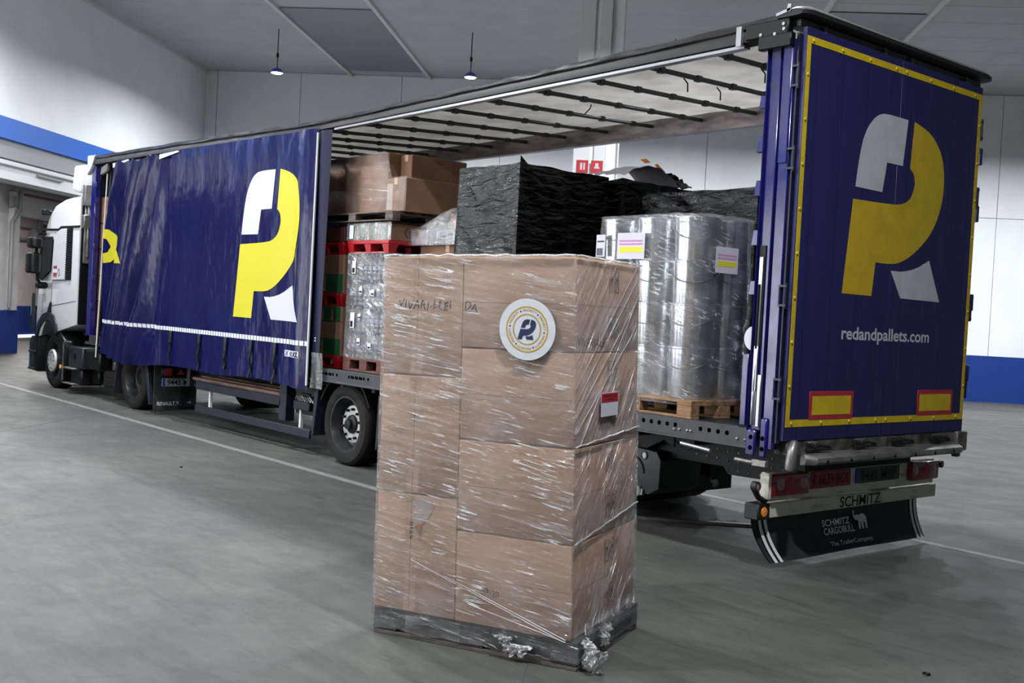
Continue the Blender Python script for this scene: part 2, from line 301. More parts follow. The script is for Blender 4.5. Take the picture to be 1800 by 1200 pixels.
def text_geo(txt, w, h, bold=0.0, shear=0.0, spacing=1.0):
    """list of 2-D verts scaled to w x h (origin at lower left) and faces"""
    cu = bpy.data.curves.new('t', 'FONT'); cu.body = txt; cu.offset = bold; cu.resolution_u = 3; cu.shear = shear; cu.space_character = spacing
    o = bpy.data.objects.new('t', cu); COL.objects.link(o); dg = bpy.context.evaluated_depsgraph_get(); dg.update()
    me = bpy.data.meshes.new_from_object(o.evaluated_get(dg)); v = [x.co.copy() for x in me.vertices]; f = [tuple(p.vertices) for p in me.polygons]
    bpy.data.objects.remove(o); bpy.data.curves.remove(cu); bpy.data.meshes.remove(me)
    xs = [q.x for q in v]; ys = [q.y for q in v]; x0, x1, y0, y1 = min(xs), max(xs), min(ys), max(ys)
    return [((q.x-x0)/(x1-x0)*w, (q.y-y0)/(y1-y0)*h) for q in v], f
def text_on(mb, txt, w, h, f, mi=0, **k):
    v, fs = text_geo(txt, w, h, **k); mb.add([f(a, b) for a, b in v], fs, mi); return mb
def ip(x, tab):
    if x <= tab[0][0]: return tab[0][1]
    for (a, b), (c, e) in zip(tab, tab[1:]):
        if x <= c: return b+(e-b)*(x-a)/(c-a)
    return tab[-1][1]
def arc(cx, cy, r, a0, a1, n): return [(cx+r*cos(radians(a0+(a1-a0)*i/n)), cy+r*sin(radians(a0+(a1-a0)*i/n))) for i in range(n+1)]
def smoothpoly(p, it=1, keep=()):
    """Chaikin on curved runs only; points in keep stay sharp"""
    for _ in range(it):
        q = []; n = len(p)
        for i in range(n):
            if p[i] in keep: q.append(p[i])
            else:
                a, b, c = p[i-1], p[i], p[(i+1) % n]
                q += [(b[0]*.75+a[0]*.25, b[1]*.75+a[1]*.25), (b[0]*.75+c[0]*.25, b[1]*.75+c[1]*.25)]
        p = q
    return p
LOGO_W = [(.07, .574), (.086, .70), (.107, .80), (.138, .88), (.199, .95), (.252, .984), (.319, 1.001), (.548, .999), (.518, .739), (.359, .738), (.327, .572)]
LOGO_W = smoothpoly(LOGO_W, 2, keep=(LOGO_W[0],)+tuple(LOGO_W[7:]))
LY = [(.616, .999), (.728, .977), (.821, .945), (.912, .874), (.964, .778), (.975, .636), (.943, .516), (.872, .40), (.775, .316), (.659, .245), (.561, .203), (.47, .185), (.303, .185), (.282, 0), (.002, .001), (.057, .507), (.454, .515), (.554, .530), (.620, .564), (.650, .617), (.659, .663), (.636, .712), (.597, .733)]
LOGO_Y = smoothpoly(LY, 2, keep=(LY[0], LY[12], LY[13], LY[14], LY[15], LY[22]))
LL_ = [(.46, .150), (.58, .150), (.718, .175), (.86, .232), (1.0, -.002), (.575, .001)]
LOGO_L = smoothpoly(LL_, 1, keep=(LL_[0], LL_[3], LL_[4], LL_[5]))
ELE = [(0, .95), (.06, 1), (.10, .93), (.06, .80), (.16, .70), (.34, .76), (.42, .70), (.62, .78), (.86, .72), (.98, .56), (1, .30), (.97, .02), (.86, .02), (.86, .30), (.74, .36), (.72, .02), (.58, .02), (.56, .34), (.50, .38), (.46, .02), (.34, .04), (.36, .44), (.26, .50), (.20, .46), (.10, .54), (.02, .72)]
# ------------------------------------------------------------------ the hall
def rbox(mb, t0, t1, s0, s1, z0, z1, mi=0):
    mb.hexa([room(t0, s0, z0), room(t1, s0, z0), room(t1, s1, z0), room(t0, s1, z0), room(t0, s0, z1), room(t1, s0, z1), room(t1, s1, z1), room(t0, s1, z1)], mi); return mb
floor = MB(); rbox(floor, -30, 34, -12, 45, -.3, 0)
floor = floor.build('floor', M['concrete'], kind='structure', off=(0, 0, 0), smooth=False)
b = MB()
for a, c in (((-30, -.46), (-1.9, -.46)), ((-3, 2.50), (9, 2.02))):
    b.hexa([(a[0], a[1]-.05, .0005), (c[0], c[1]-.05, .0005), (c[0], c[1]+.05, .0005), (a[0], a[1]+.05, .0005), (a[0], a[1]-.05, .002), (c[0], c[1]-.05, .002), (c[0], c[1]+.05, .002), (a[0], a[1]+.05, .002)])
b.build('painted_line', M['paint'], floor, smooth=False)
b = MB(); q = AX
P0 = Vector((.507, -2.684, 0)); b.bar(P0-NX*3.2+Vector((0, 0, .001)), P0+NX*22, .012, .002)
for k in (-7, 7, 14): b.bar(P0-NX*14+AX*k+Vector((0, 0, .001)), P0+NX*22+AX*k, .01, .002)
b.build('floor_joint', M['joint'], floor, smooth=False)
b = MB(); P1 = Vector((-1.63, 1.17, 0)); b.bar(P1-AX*.75+Vector((0, 0, .012)), P1+AX*1.15+Vector((0, 0, .012)), .05, .024)
b.build('metal_floor_strip', M['alu'], floor, bevel=.002)
# back wall of insulated panels
wb = empty('wall_back', room(0, 0, 0), kind='structure')
seams = [TC-.001]+[10.55-2.2*k+2.2 for k in range(0)]
ts = [TC, 12.97-.0, 10.53, 7.62, 4.75, 1.9, -.95, -3.8, -6.2, -8.7, -11.2, -13.7, -16.2, -18.7, -21.2, -25]
for a, c in zip(ts, ts[1:]):
    for z0, z1 in ((0, 4.925), (4.925, H)):
        m_ = MB(); rbox(m_, c+.006, a-.006, -.15, 0, z0+.006, z1-.006); m_.build('wall_panel', M['wall'], wb, bevel=.004)
m_ = MB(); rbox(m_, -25, TC, -.2, -.14, 0, H); m_.build('wall_core', M['joint'], wb, smooth=False)
m_ = MB(); rbox(m_, -25, TC, 0, .012, 0, 1.24); m_.build('dado_band', M['dado'], wb, smooth=False)
# left wall above the opening, blue band and lintels
wl = empty('wall_left', room(TC, 10, 0), kind='structure')
m_ = MB(); rbox(m_, TC, TC+.2, 0, 45, 5.06, H); m_.build('wall_panel', M['wall'], wl, smooth=False)
m_ = MB(); rbox(m_, TC-.02, TC+.2, 0, 45, 4.64, 5.06); m_.build('blue_band', M['band'], wl, smooth=False)
m_ = MB(); rbox(m_, TC+.05, TC+.3, 0, 45, 4.27, 4.64); m_.build('lintel', M['beamgrey'], wl, bevel=.01)
m_ = MB(); rbox(m_, TC-.06, TC+.4, 0, 45, 3.84, 4.22); m_.build('door_track_beam', M['strip'], wl, bevel=.01)
m_ = MB(); m_.tube([room(TC-.09, 0, 4.12), room(TC-.09, 45, 4.12)], .02, 8); rbox(m_, TC-.12, TC-.06, 8.0, 9.0, 4.03, 4.07); m_.build('cable_rail', M['pipe'], wl)
m_ = MB(); rbox(m_, TC, TC+.25, 0, 4.6, 0, 3.84); m_.build('wall_panel', M['wall'], wl, smooth=False)
for s0, s1 in ((16, 18.5), (22.5, 23.5), (27.5, 28.5), (32.5, 45)):
    m_ = MB(); rbox(m_, TC, TC+.25, s0, s1, 0, 3.84); m_.build('wall_panel', M['wall'], wl, smooth=False)
# hall beyond the opening
wi = empty('wall_inner', room(17, 3, 0), kind='structure')
m_ = MB(); rbox(m_, 17, 17.3, 3.3, 9, 1.12, 4.3); rbox(m_, 17, 17.3, -10, 9, 3.62, 4.9); m_.build('plaster_wall', M['pillar'], wi, smooth=False)
m_ = MB(); rbox(m_, 16.9, 17.3, 3.1, 9, 0, 1.12); m_.build('dado_band', M['dado'], wi, smooth=False)
m_ = MB(); rbox(m_, 16.85, 17.0, 3.28, 3.6, 1.12, 4.2); m_.build('pilaster', M['pillar'], wi, bevel=.01)
m_ = MB(); m_.tube([room(16.8, 3.75, 1.2), room(16.8, 3.75, 3.4), room(16.8, 3.4, 3.75), room(16.8, 3.4, 4.25)], .05, 10); rbox(m_, 16.75, 16.85, 3.55, 3.85, 3.8, 4.05); m_.build('conduit', M['pipe'], wi)
m_ = MB(); m_.tube([room(16.8, 3.2, 4.15), room(16.8, -2, 4.15)], .035, 8); m_.build('red_pipe', mat('dull_red_pipe', (120, 60, 62), .5), wi)
m_ = MB(); rbox(m_, TC+.3, 30, -11, 14, 4.3, 4.6); m_.build('side_hall_ceiling', M['beamgrey'], wi, smooth=False)
l = bpy.data.lights.new('side_hall_fill', 'AREA'); l.size = 1.2; l.energy = 420; l.color = (1, .93, .93); lo = bpy.data.objects.new('side_hall_fill', l); lo.location = room(19.2, -1.5, 4.2); COL.objects.link(lo)  # fill light added to brighten the side hall, no fixture there
l = bpy.data.lights.new('side_hall_fill', 'AREA'); l.size = 1.2; l.energy = 240; lo = bpy.data.objects.new('side_hall_fill', l); lo.location = room(15.2, 6.5, 4.2); COL.objects.link(lo)  # second added fill light, nearer the opening
wf = empty('wall_far_side', room(21.6, -5, 0), kind='structure')
m_ = MB(); rbox(m_, 21.6, 21.9, -11, 6, 1.08, 4.3); m_.build('plaster_wall', M['farwall'], wf, smooth=False)
m_ = MB(); rbox(m_, 21.55, 21.9, -11, 6, .1, 1.08); m_.build('dado_band', M['dado'], wf, smooth=False)
m_ = MB(); rbox(m_, 21.5, 21.6, -11, 6, .0, .1); m_.build('daylight_gap', M['daylight'], wf, label='bright daylight gap under the far door', smooth=False)
m_ = MB(); m_.tube([room(21.45, -6.0, 1.1), room(21.45, -6.0, 4.2)], .06); m_.tube([room(21.45, -9, 3.35), room(21.45, 5, 3.35)], .05); m_.tube([room(21.45, -9, 3.75), room(21.45, 5, 3.75)], .03); rbox(m_, 21.3, 21.5, -6.0, -5.5, 3.4, 3.75); m_.build('conduit', M['pipe'], wf)
# ceiling
ce = empty('ceiling', room(0, 12, H), kind='structure')
s = -.2; k = 0
while s < 30:
    m_ = MB(); rbox(m_, -25, TC+.2, s+.004, s+1.196, H, H+.12); m_.build('ceiling_panel', M['ceil'], ce, bevel=.004); s += 1.2
m_ = MB(); rbox(m_, -25, TC+.2, -.2, 30, H+.12, H+.2); m_.build('roof_deck', M['joint'], ce, smooth=False)
for t0, t1, s0, s1 in ((6.92, 8.98, .66, 6.88), (-2.76, -4.66, .66, 7.6)):
    m_ = MB(); rbox(m_, t1, t0, s0, s1, H-.025, H+.002); m_.build('roof_light', M['skyl'], ce, label='dull blue grey roof light panel', bevel=.004)
for t in (9.06, 6.83, -2.66, -4.75, -12.4, -14.5):
    m_ = MB(); rbox(m_, t-.05, t+.05, 0, 30, H-.06, H+.002); m_.build('cover_strip', M['strip'], ce, bevel=.003)
m_ = MB(); rbox(m_, TC-.09, TC, 0, 30, H-.09, H); m_.build('trim_1', M['strip'], kind='structure')
# steel column against the back wall
co = empty('steel_column', room(1.76, 10, 0), 'tall white steel column standing beyond the open trailer, up to the ceiling', 'column')
m_ = MB(); rbox(m_, 1.885, 2.18, 9.9, 10.1, 0, H-.005); m_.build('flange', M['strip'], co, bevel=.01)
m_ = MB(); rbox(m_, 1.80, 1.885, 9.94, 10.04, 0, H-.005); m_.build('groove_web', M['wall'], co, smooth=False)
m_ = MB(); rbox(m_, 1.58, 1.80, 9.9, 10.1, 0, H-.005); m_.build('flange', M['strip'], co, bevel=.01)
m_ = MB(); rbox(m_, 1.365, 1.58, 9.90, 10.0, 0, H-.005); m_.build('side_plate', M['wall'], co, bevel=.004)
m_ = MB(); rbox(m_, 1.335, 1.365, 9.9, 10.12, 0, H-.005); m_.build('edge_strip', M['strip'], co, bevel=.006)
for i, (t, lab) in enumerate(((2.0, 'left one of two small red fire signs on the white column'), (1.73, 'right one of two small red fire signs on the white column'))):
    e = empty('fire_sign', room(t, 10.12, 4.42), lab, 'sign', 'fire signs on the column')
    m_ = MB(); rbox(m_, t-.11, t+.11, 10.101, 10.112, 4.42, 4.65); m_.build('sign_board', M['firered'], e)
    m_ = MB()
    if i: m_.lathe([(.0001, 0), (.05, 0)], (0, 0, 0), 'z', 12) if 0 else None; rbox(m_, t-.05, t+.05, 10.112, 10.115, 4.50, 4.53); rbox(m_, t-.03, t+.03, 10.112, 10.115, 4.53, 4.60)
    else: rbox(m_, t+.0, t+.04, 10.112, 10.115, 4.47, 4.60); rbox(m_, t-.05, t-.02, 10.112, 10.115, 4.47, 4.60)
    m_.build('pictogram', M['white'], e)
e = empty('wall_frame', room(6.3, .1, 3.6), 'blue framed board on the back wall behind the trailer', 'board')
m_ = MB(); rbox(m_, 5.6, 6.72, .02, .08, 4.42, 4.52); rbox(m_, 6.62, 6.72, .02, .08, 3.5, 4.42); rbox(m_, 5.6, 6.72, .02, .08, 3.45, 3.5); rbox(m_, 5.6, 5.7, .02, .08, 3.5, 4.42); m_.build('frame', M['signblue'], e)
m_ = MB(); rbox(m_, 5.7, 6.62, .02, .05, 3.5, 4.42); m_.build('board', M['white'], e)
m_ = MB(); m_.tube([room(6.9, .05, 4.76), room(7.28, .05, 4.755)], .012, 6); tag(m_.build('wall_rod', M['darkmetal']), 'thin dark rod fixed level on the back wall', 'rod')
# high-bay lamps
def lamp(t, s, z, label, group='high-bay lamps'):
    p = room(t, s, z); e = empty('pendant_lamp', p, label, 'lamp', group)
    m_ = MB(); m_.lathe([(.001, .09), (.07, .09), (.12, .05), (.15, .0), (.14, -.02)], p, 'z', 24); m_.build('housing', M['lampblue'], e)
    m_ = MB(); m_.lathe([(.14, -.015), (.11, -.035), (.001, -.045)], p, 'z', 24); m_.build('lens', M['lampglow'], e)
    m_ = MB(); m_.tube([p+Vector((0, 0, .10)), p+Vector((0, 0, H-z))], .012, 6); m_.tube([p+Vector((0, 0, .35)), p+Vector((0, 0, .45))], .03, 8); m_.build('cord', M['black'], e)
    l = bpy.data.lights.new('lamp_light', 'AREA'); l.shape = 'DISK'; l.size = .36; l.energy = LAMP_W; l.color = (.93, .96, 1); l.spread = radians(168)
    lo = bpy.data.objects.new('lamp_light', l); lo.location = (0, 0, -.06); lo.parent = e; COL.objects.link(lo)
lamp(9.62, 4.93, 7.18, 'small glowing blue pendant lamp on the left, over the curtained part of the trailer')
lamp(4.93, 5.10, 7.18, 'small glowing blue pendant lamp near the middle, over the open part of the trailer')
for t in (11.9, 7.2, .24, -4.45, -9.1, -13.8):
    for s in (5.0, 13.5, 20, 27):
        if s == 5.0 and t > 1 or (s > 5 and t in (-4.45, -9.1, -13.8)): continue
        lamp(t, s, 7.18, 'blue pendant lamp hanging further along the hall, outside the photograph', 'high-bay lamps outside the frame')
M['darkrail'] = mat('dark_anodised_rail', (30, 28, 29), .5, spec=.3, col2=(38, 36, 37), scale=3)
M['tarp'] = mat('black_roof_tarp', (24, 25, 26), .30, spec=.35, bump=.12, bscale=6, stretch=(.6, 2, 2))
M['bow'] = mat('dark_bow_tube', (52, 54, 52), .5, metal=.3)
M['grime2'] = mat('dull_grey_frame', (84, 87, 84), .5, metal=.2)
M['navyframe'] = mat('dark_navy_frame', (18, 20, 42), .4)
M['chassis'] = mat('dark_grey_chassis', (30, 31, 33), .6, spec=.25, col2=(22, 23, 24), scale=5)
M['flap'] = mat('worn_black_flap', (30, 31, 31), .7, col2=(42, 42, 42), scale=7, stretch=(1, 1, .3))
M['tank'] = mat('black_moulded_tank', (26, 28, 34), .5)
M['plateOld'] = mat('dull_white_plate', (134, 138, 142), .5)
M['kraft2'] = mat('kraft_tape', (182, 144, 117), .5, col2=(170, 132, 106), scale=4)
M['kraft3'] = mat('brown_tape', (124, 90, 68), .4)
M['buffgrey'] = mat('torn_card_grey', (172, 158, 146), .85)
M['film_rope'] = film('rolled_film', base=.3, streak=.4, rough=.2, milk=.5, sc=(6, 20, 1), uv=False, bump=.8)
M['film_loose2'] = film('crumpled_film', base=.16, streak=.35, rough=.14, rot=.5, sc=(4, 9, 1), milk=.16, bump=1, uv=False)
M['film_cartons'] = film('carton_film', base=.03, streak=.10, rough=.2, rot=.1, sc=(1.2, 24, 1), milk=.06, bump=.5)
M['darkred'] = mat('dark_red_print', (96, 10, 24), .6)
M['capcol'] = mat('bottle_cap_grey', (120, 132, 160), .4)
M['labelblue'] = mat('bottle_label_grey', (128, 138, 158), .5)
M['packgrey'] = mat('shaded_pack', (70, 78, 96), .4)  # pale packs, shade behind the bottles put into the colour
M['orange2'] = mat('fruit_orange', (206, 96, 60), .6)
M['ink2'] = mat('faded_brown_print', (88, 62, 46), .8)
M['darkredcard'] = mat('dark_red_card', (90, 30, 34), .7, col2=(70, 44, 34), scale=6)
M['wooddark'] = mat('dark_slate_pallet_wood', (58, 56, 56), .85, col2=(36, 36, 40), scale=4, stretch=(1.5, 6, 6), bump=.2, bscale=30)
M['hole'] = mat('dark_opening', (4, 4, 4), 1, spec=0)
M['flapwhite'] = mat('flap_white', (214, 216, 218), .6)
M['inner'] = mat('dark_inner_panel', (26, 26, 32), .6, spec=.2)
M['navydark'] = mat('dark_navy_vinyl', (12, 14, 42), .5, spec=.2)
# ------------------------------------------------------------------ semi-trailer
TRZ = 1.025; W = 2.6
RB = [(-13.6, 3.77), (-10.5, 3.75), (-6.2, 3.69), (-.45, 3.773), (0, 3.79)]
RT = [(-13.6, 3.90), (-10.5, 3.86), (-6.4, 3.785), (-.67, 3.895), (0, 3.93)]
rb = lambda x: ip(x, RB); rt = lambda x: ip(x, RT)
T = empty('curtain_trailer', (-6.8, 1.3, 0), 'long open-sided trailer with navy curtain and navy rear doors behind the carton pallet', 'trailer')
T['category'] = 'trailer'
b = MB(); b.box(-13.5, -.12, .03, 2.57, .93, TRZ); b.build('deck', M['darkmetal'], T, bevel=.004)
for y0, y1 in ((-.01, .05), (2.55, 2.61)):
    b = MB(); b.box(-13.5, -.18, y0, y1, .90, TRZ+.01); b.box(-13.5, -.18, y0-.012, y1, .885, .905); b.build('side_rail', M['rail'], T, bevel=.004)
def rail_hole(x, z, rx, rz):
    b = MB(); b.prism([(x+rx*max(-.75, min(.75, cos(2*pi*k/12)))*1.25, z+rz*sin(2*pi*k/12)) for k in range(12)], lambda a, c, d_: Vector((a, -.0105-d_, c)), 0, .001); b.build('lashing_hole', M['hole'], T, smooth=False)
for g in range(5):
    for k in range(5): rail_hole(-1.231+.0815*k-(0 if g == 0 else 3.62+.62*g), .980, .017, .017)
    for k in range(4): rail_hole(-.660+.0823*k-(0 if g == 0 else 3.62+.62*g), .977, .017, .017)
b = MB()
for x, z in ((-.912, .947), (-.861, .949), (-.783, .95), (-.751, .95), (-.318, .946), (-.247, .946)): b.lathe([(.0001, -.014), (.010, -.010), (.013, 0)], (x, -.010, z), 'y', 10)
b.build('rail_rivet', M['alu'], T, kind='stuff')
# cant rails and roof
for side, nm in ((0, 'near'), (1, 'far')):
    b = MB(); N = 28
    if side == 0:
        prof = [(-.005, 0), (-.03, .012), (-.03, .085), (-.012, .12), (.07, .12), (.07, 0)]
    else:
        prof = [(.07, -.03), (.08, 0), (.08, .14), (.07, .165), (-.02, .165), (-.02, -.03)]
    vs = []
    for i in range(N+1):
        x = -13.5+13.4*i/N
        z = rb(x) if side == 0 else ip(x, [(-13.5, 3.75), (-8, 3.755), (0, 3.775)])
        hh = (rt(x)-.02-rb(x))/.12 if side == 0 else 1
        yo = 0 if side == 0 else 2.52
        vs += [(x, yo+p, z+q*hh) for p, q in prof]
    n = len(prof); fs = [(i*n+k, i*n+(k+1) % n, (i+1)*n+(k+1) % n, (i+1)*n+k) for i in range(N) for k in range(n)]+[tuple(range(n)), tuple(N*n+k for k in range(n))]
    b.add(vs, fs); b.build('roof_rail', M['darkrail'] if side == 0 else M['railin'], T, label=('dark roof rail' if side == 0 else 'dirty bare metal roof rail'))
b = MB()
for i in range(60):
    xa, xb = -6.05+5.6*i/60, -6.05+5.6*(i+1)/60
    b.hexa([(xa, -.02, rb(xa)-.022), (xb, -.02, rb(xb)-.022), (xb, .05, rb(xb)-.022), (xa, .05, rb(xa)-.022), (xa, -.02, rb(xa)), (xb, -.02, rb(xb)), (xb, .05, rb(xb)), (xa, .05, rb(xa))])
b.build('curtain_track', M['aluBright'], T, label='bright metal curtain track')
# roof sheet, sagging between bows
def roof(u_, v_):
    x = -13.5+13.45*u_; y = .04+2.5*v_; z = rt(x)*(1-v_)+3.935*v_
    return Vector((x, y, z-.008*abs(sin(x*pi/.7))-.006))
b = MB(); b.grid(roof, 120, 8); b.build('roof_sheet', M['roof'], T)
# black tarp edge folded over the near rail
def tarp(u_, v_):
    x = -13.45+13.3*u_; a = v_*3
    z = rt(x)+.008+.008*noise.noise(Vector((x*2.2, 3, 0)))+.008*abs(sin(x*2.3)); y = -.045+.006*noise.noise(Vector((x*5, v_*3, 1)))
    if a < 1: return Vector((x, y, z-.034+.034*a))
    return Vector((x, -.045+.12*(a-1), z+.012*sin((a-1)*pi/2)))
b = MB(); b.grid(tarp, 260, 6); b.build('roof_tarp', M['tarp'], T, label='wrinkled black roof tarp edge')
# roof bows with clips
for k in range(19):
    x = -.88-.69*k
    if x < -13.2: break
    z0 = rt(x)-.085; z1 = 3.85
    b = MB(); b.bar((x, .06, z0), (x, 2.52, z1), .035, .022, up=(0, 0, 1))
    b.bar((x, .06, z0+.018), (x, 2.52, z1+.018), .018, .016)
    for j in range(5):
        f = (j+.6)/5.3; y = .06+2.46*f; z = z0+(z1-z0)*f; b.box(x-.026, x+.026, y-.03, y+.03, z-.02, z+.03)
    b.build('roof_bow', M['bow'], T, bevel=.003)
for (x, y, s_) in ((-.88, .75, 1), (-1.57, .62, 1), (-1.57, 1.05, 1), (-2.95, .9, -1)):
    z = rt(x)-.09; b = MB(); b.tube([(x, y, z), (x+.02, y+.03*s_, z-.04), (x-.01, y+.07*s_, z-.10)], .006, 6); b.build('roof_strap_end', M['black'], T)
# rear frame top with rounded black cap
b = MB(); b.box(-.10, .0, .02, 2.58, 3.845, 3.90); b.build('rear_header', M['grime2'], T, bevel=.005)
b = MB(); prof = [(-.16, 3.955), (-.02, 3.985), (.05, 3.975), (.085, 3.945), (.085, 3.915), (.03, 3.905), (-.16, 3.905)]
vs = []; ys = [-.05, -.02, .05, .4, 2.2, 2.55, 2.62, 2.65]; sc_ = [.6, .85, 1, 1, 1, 1, .85, .6]
for y, q in zip(ys, sc_): vs += [(x*q if x > 0 else x, y, 3.91+(z-3.91)*q) for x, z in prof]
n = len(prof); b.add(vs, [(i*n+k, i*n+(k+1) % n, (i+1)*n+(k+1) % n, (i+1)*n+k) for i in range(len(ys)-1) for k in range(n)]+[tuple(range(n)), tuple((len(ys)-1)*n+k for k in range(n))])
b.build('rear_cap', M['rubber'], T, label='rounded black rubber cap along the rear roof edge')
for y in (.28, 1.06, 1.44, 2.3):
    b = MB(); b.tube([(.02, y, 3.84), (.02, y, 3.89)], .014, 8); b.box(-.0, .03, y-.03, y+.03, 3.868, 3.882); b.build('door_rod_head', M['grime2'], T)
b = MB(); b.box(-.42, -.05, -.055, -.02, 3.79, 3.90); b.box(-.30, -.02, -.06, .0, 3.70, 3.80); b.lathe([(.0001, 0), (.05, 0), (.05, .05)], (-.25, -.058, 3.75), 'y', 12)
b.build('corner_plate', M['black'], T, bevel=.008, label='black plate at the rear roof corner')
for x, z in ((-.09, 3.86), (-.085, 3.825), (-.28, 3.81), (-.16, 3.80)):
    b = MB(); b.disc((x, -.056, z), .012, 'y', -.006, 10); b.build('corner_rivet', M['aluBright'], T)
b = MB(); b.box(-.50, -.455, -.056, -.03, 3.76, 3.90); b.bar((-.16, -.05, 3.93), (-.04, -.05, 3.955), .012, .02); b.bar((-.06, -.05, 3.94), (-.05, -.05, 3.99), .012, .03)
b.build('corner_fitting', M['aluBright'], T)
# rear doors
b = MB(); b.box(-.012, -.001, 1.25, 1.34, .97, 3.84); b.build('door_gap_backing', M['hole'], T, smooth=False)  # dark strip added behind the door seam so no light shows through
for i, (y0, y1) in enumerate(((.045, 1.292), (1.300, 2.56))):
    b = MB(); b.box(0, .035, y0, y1, .965, 3.845); D = b.build('rear_door', M['doorblue'], T, bevel=.004)
    b = MB()
    if i == 0:
        b.box(.035, .038, y0+.01, y0+.055, 1.065, 3.785); b.box(.035, .038, y0+.055, y1, 1.065, 1.115); b.box(.035, .038, y0+.055, y1, 3.737, 3.785)
    else:
        b.box(.035, .038, y1-.055, y1-.01, 1.065, 3.785); b.box(.035, .038, y0, y1-.055, 1.065, 1.115); b.box(.035, .038, y0, y1-.055, 3.737, 3.785)
    b.build('reflective_tape', M['tape'], D, smooth=False)
    b = MB(); yy = y0+.08 if i == 0 else y0+.05
    for k in range(4):
        for z in (1.09, 3.76): b.lathe([(.0001, .008), (.010, .007), (.014, 0)], (.038, yy+k*.36, z), 'x', 10)
    for k in range(8): b.lathe([(.0001, .008), (.010, .007), (.014, 0)], (.038, (y0+.032) if i == 0 else (y1-.032), 1.35+k*.31), 'x', 10)
    b.build('tape_rivet', M['tape'], D)
    b = MB()
    for k in range(4): b.box(.0345, .0355, y0+.15+k*.32, y0+.153+k*.32, .97, 3.84)
    b.build('panel_groove', M['navy'], D, smooth=False)
    ya = (.325, .885) if i == 0 else (1.80, 2.36)
    b = MB(); b.box(.0352, .040, ya[0], ya[1], 1.11, 1.315); R_ = b.build('marker_board', M['red'], D, bevel=.002, label='red and yellow reflective board')
    b = MB(); b.box(.040, .0415, ya[0]+.035, ya[1]-.035, 1.145, 1.28); b.build('marker_panel', M['tape'], D, smooth=False)
F = lambda a, c, d: Vector((.0355+d, .65+1.40*a, 2.03+1.376*c))
b = MB(); b.prism(LOGO_W, F, 0, .0015, 0); b.prism(LOGO_L, F, 0, .0015, 0); b.prism(LOGO_Y, F, 0, .0015, 1)
b.build('door_logo', [M['doorwhite'], M['ochre']], T, smooth=False, label='white and yellow R-shaped logo on the rear doors')
b = MB(); text_on(b, 'redandpallets.com', 1.245, .125, lambda a, c: Vector((.0372, .68+a, 1.665+c)), bold=.022); b.build('door_lettering', M['doorwhite'], T, smooth=False)
b = MB()
for y in (-.005, 2.605):
    for z in (3.50, 2.93, 1.98, 1.33):
        b = MB(); b.box(-.035, .03, y-.012, y+.012, z-.075, z-.06); b.box(-.035, .03, y-.012, y+.012, z+.06, z+.075); b.tube([(.02, y, z-.09), (.02, y, z+.09)], .012, 8); b.tube([(-.03, y, z-.07), (-.03, y, z+.07)], .008, 8); b.build('door_hinge', M['navyframe'], T)
# near corner post: two folded blue uprights with tensioner between
b = MB(); b.box(-.235, -.135, .0, .07, 1.02, 3.72); b.box(-.235, -.225, -.03, .0, 1.02, 3.72); b.build('corner_post', M['postblue'], T, bevel=.006)
b = MB(); b.box(-.105, -.02, -.01, .06, .90, 3.76); b.box(-.105, -.03, -.02, -.01, 2.9, 3.74); b.build('corner_post', M['postblue'], T, bevel=.006)
b = MB(); b.box(-.14, -.10, .05, .09, .92, 3.74); b.box(-.02, .0, .01, .05, .95, 3.80); b.build('post_gap', M['navyframe'], T)
b = MB(); b.box(-.235, -.15, -.032, .0, .84, 1.03); b.box(-.115, -.055, -.032, .0, .84, 1.12); b.build('post_foot', M['postblue'], T, bevel=.012)
b = MB()
for x in (-.185, -.085):
    for z in (.90, .975): b.disc((x, -.0335, z), .017, 'y', .002, 12)
b.build('bolt_hole', M['hole'], T, kind='stuff')
b = MB(); b.box(-.215, -.165, -.010, -.002, 1.62, 2.33); b.build('tensioner_slot', M['black'], T)
b = MB(); b.box(-.205, -.175, -.022, -.008, 1.45, 2.25); b.tube([(-.19, -.02, 1.3), (-.19, -.02, 1.5)], .011, 8); b.box(-.207, -.173, -.026, -.01, 1.30, 1.62); b.tube([(-.19, -.026, 1.30), (-.19, -.026, 1.06)], .013, 8); b.build('curtain_tensioner', M['aluBright'], T, bevel=.003)
b = MB(); b.tube([(-.19, -.028, 1.60+.035*k) for k in range(14)], .006, 6); b.build('ratchet_chain', M['black'], T)
b = MB(); b.box(-.155, -.125, -.035, -.005, 1.05, 1.42); b.build('rope_bracket', M['aluBright'], T, bevel=.004)
for z0, z1 in ((3.30, 3.39), (2.99, 3.10), (2.68, 2.79), (2.33, 2.44), (1.98, 2.08)):
    b = MB(); b.hexa([(-.29, -.02, z0), (-.235, -.02, z0), (-.235, .02, z0), (-.29, .02, z0), (-.275, -.02, z1), (-.235, -.02, z1), (-.235, .02, z1), (-.275, .02, z1)]); b.build('slat_pocket', M['postblue'], T, bevel=.003)
b = MB(); b.box(-.30, -.25, -.025, .01, 1.05, 1.56); b.build('hanging_slat', M['postblue'], T, bevel=.004)
b = MB(); b.disc((-.25, .03, 1.67), .09, 'y', .02, 24); b.build('paper_disc', M['paper'], T)
b = MB(); b.box(-.10, -.02, 2.54, 2.6, .90, 3.80); b.build('corner_post', M['postblue'], T, bevel=.006)
for z in (3.28, 2.80, 2.05, 1.45):
    b = MB(); b.box(-.10, .03, 2.60, 2.635, z-.07, z+.07); b.build('slat_pocket', M['postblue'], T, bevel=.005)
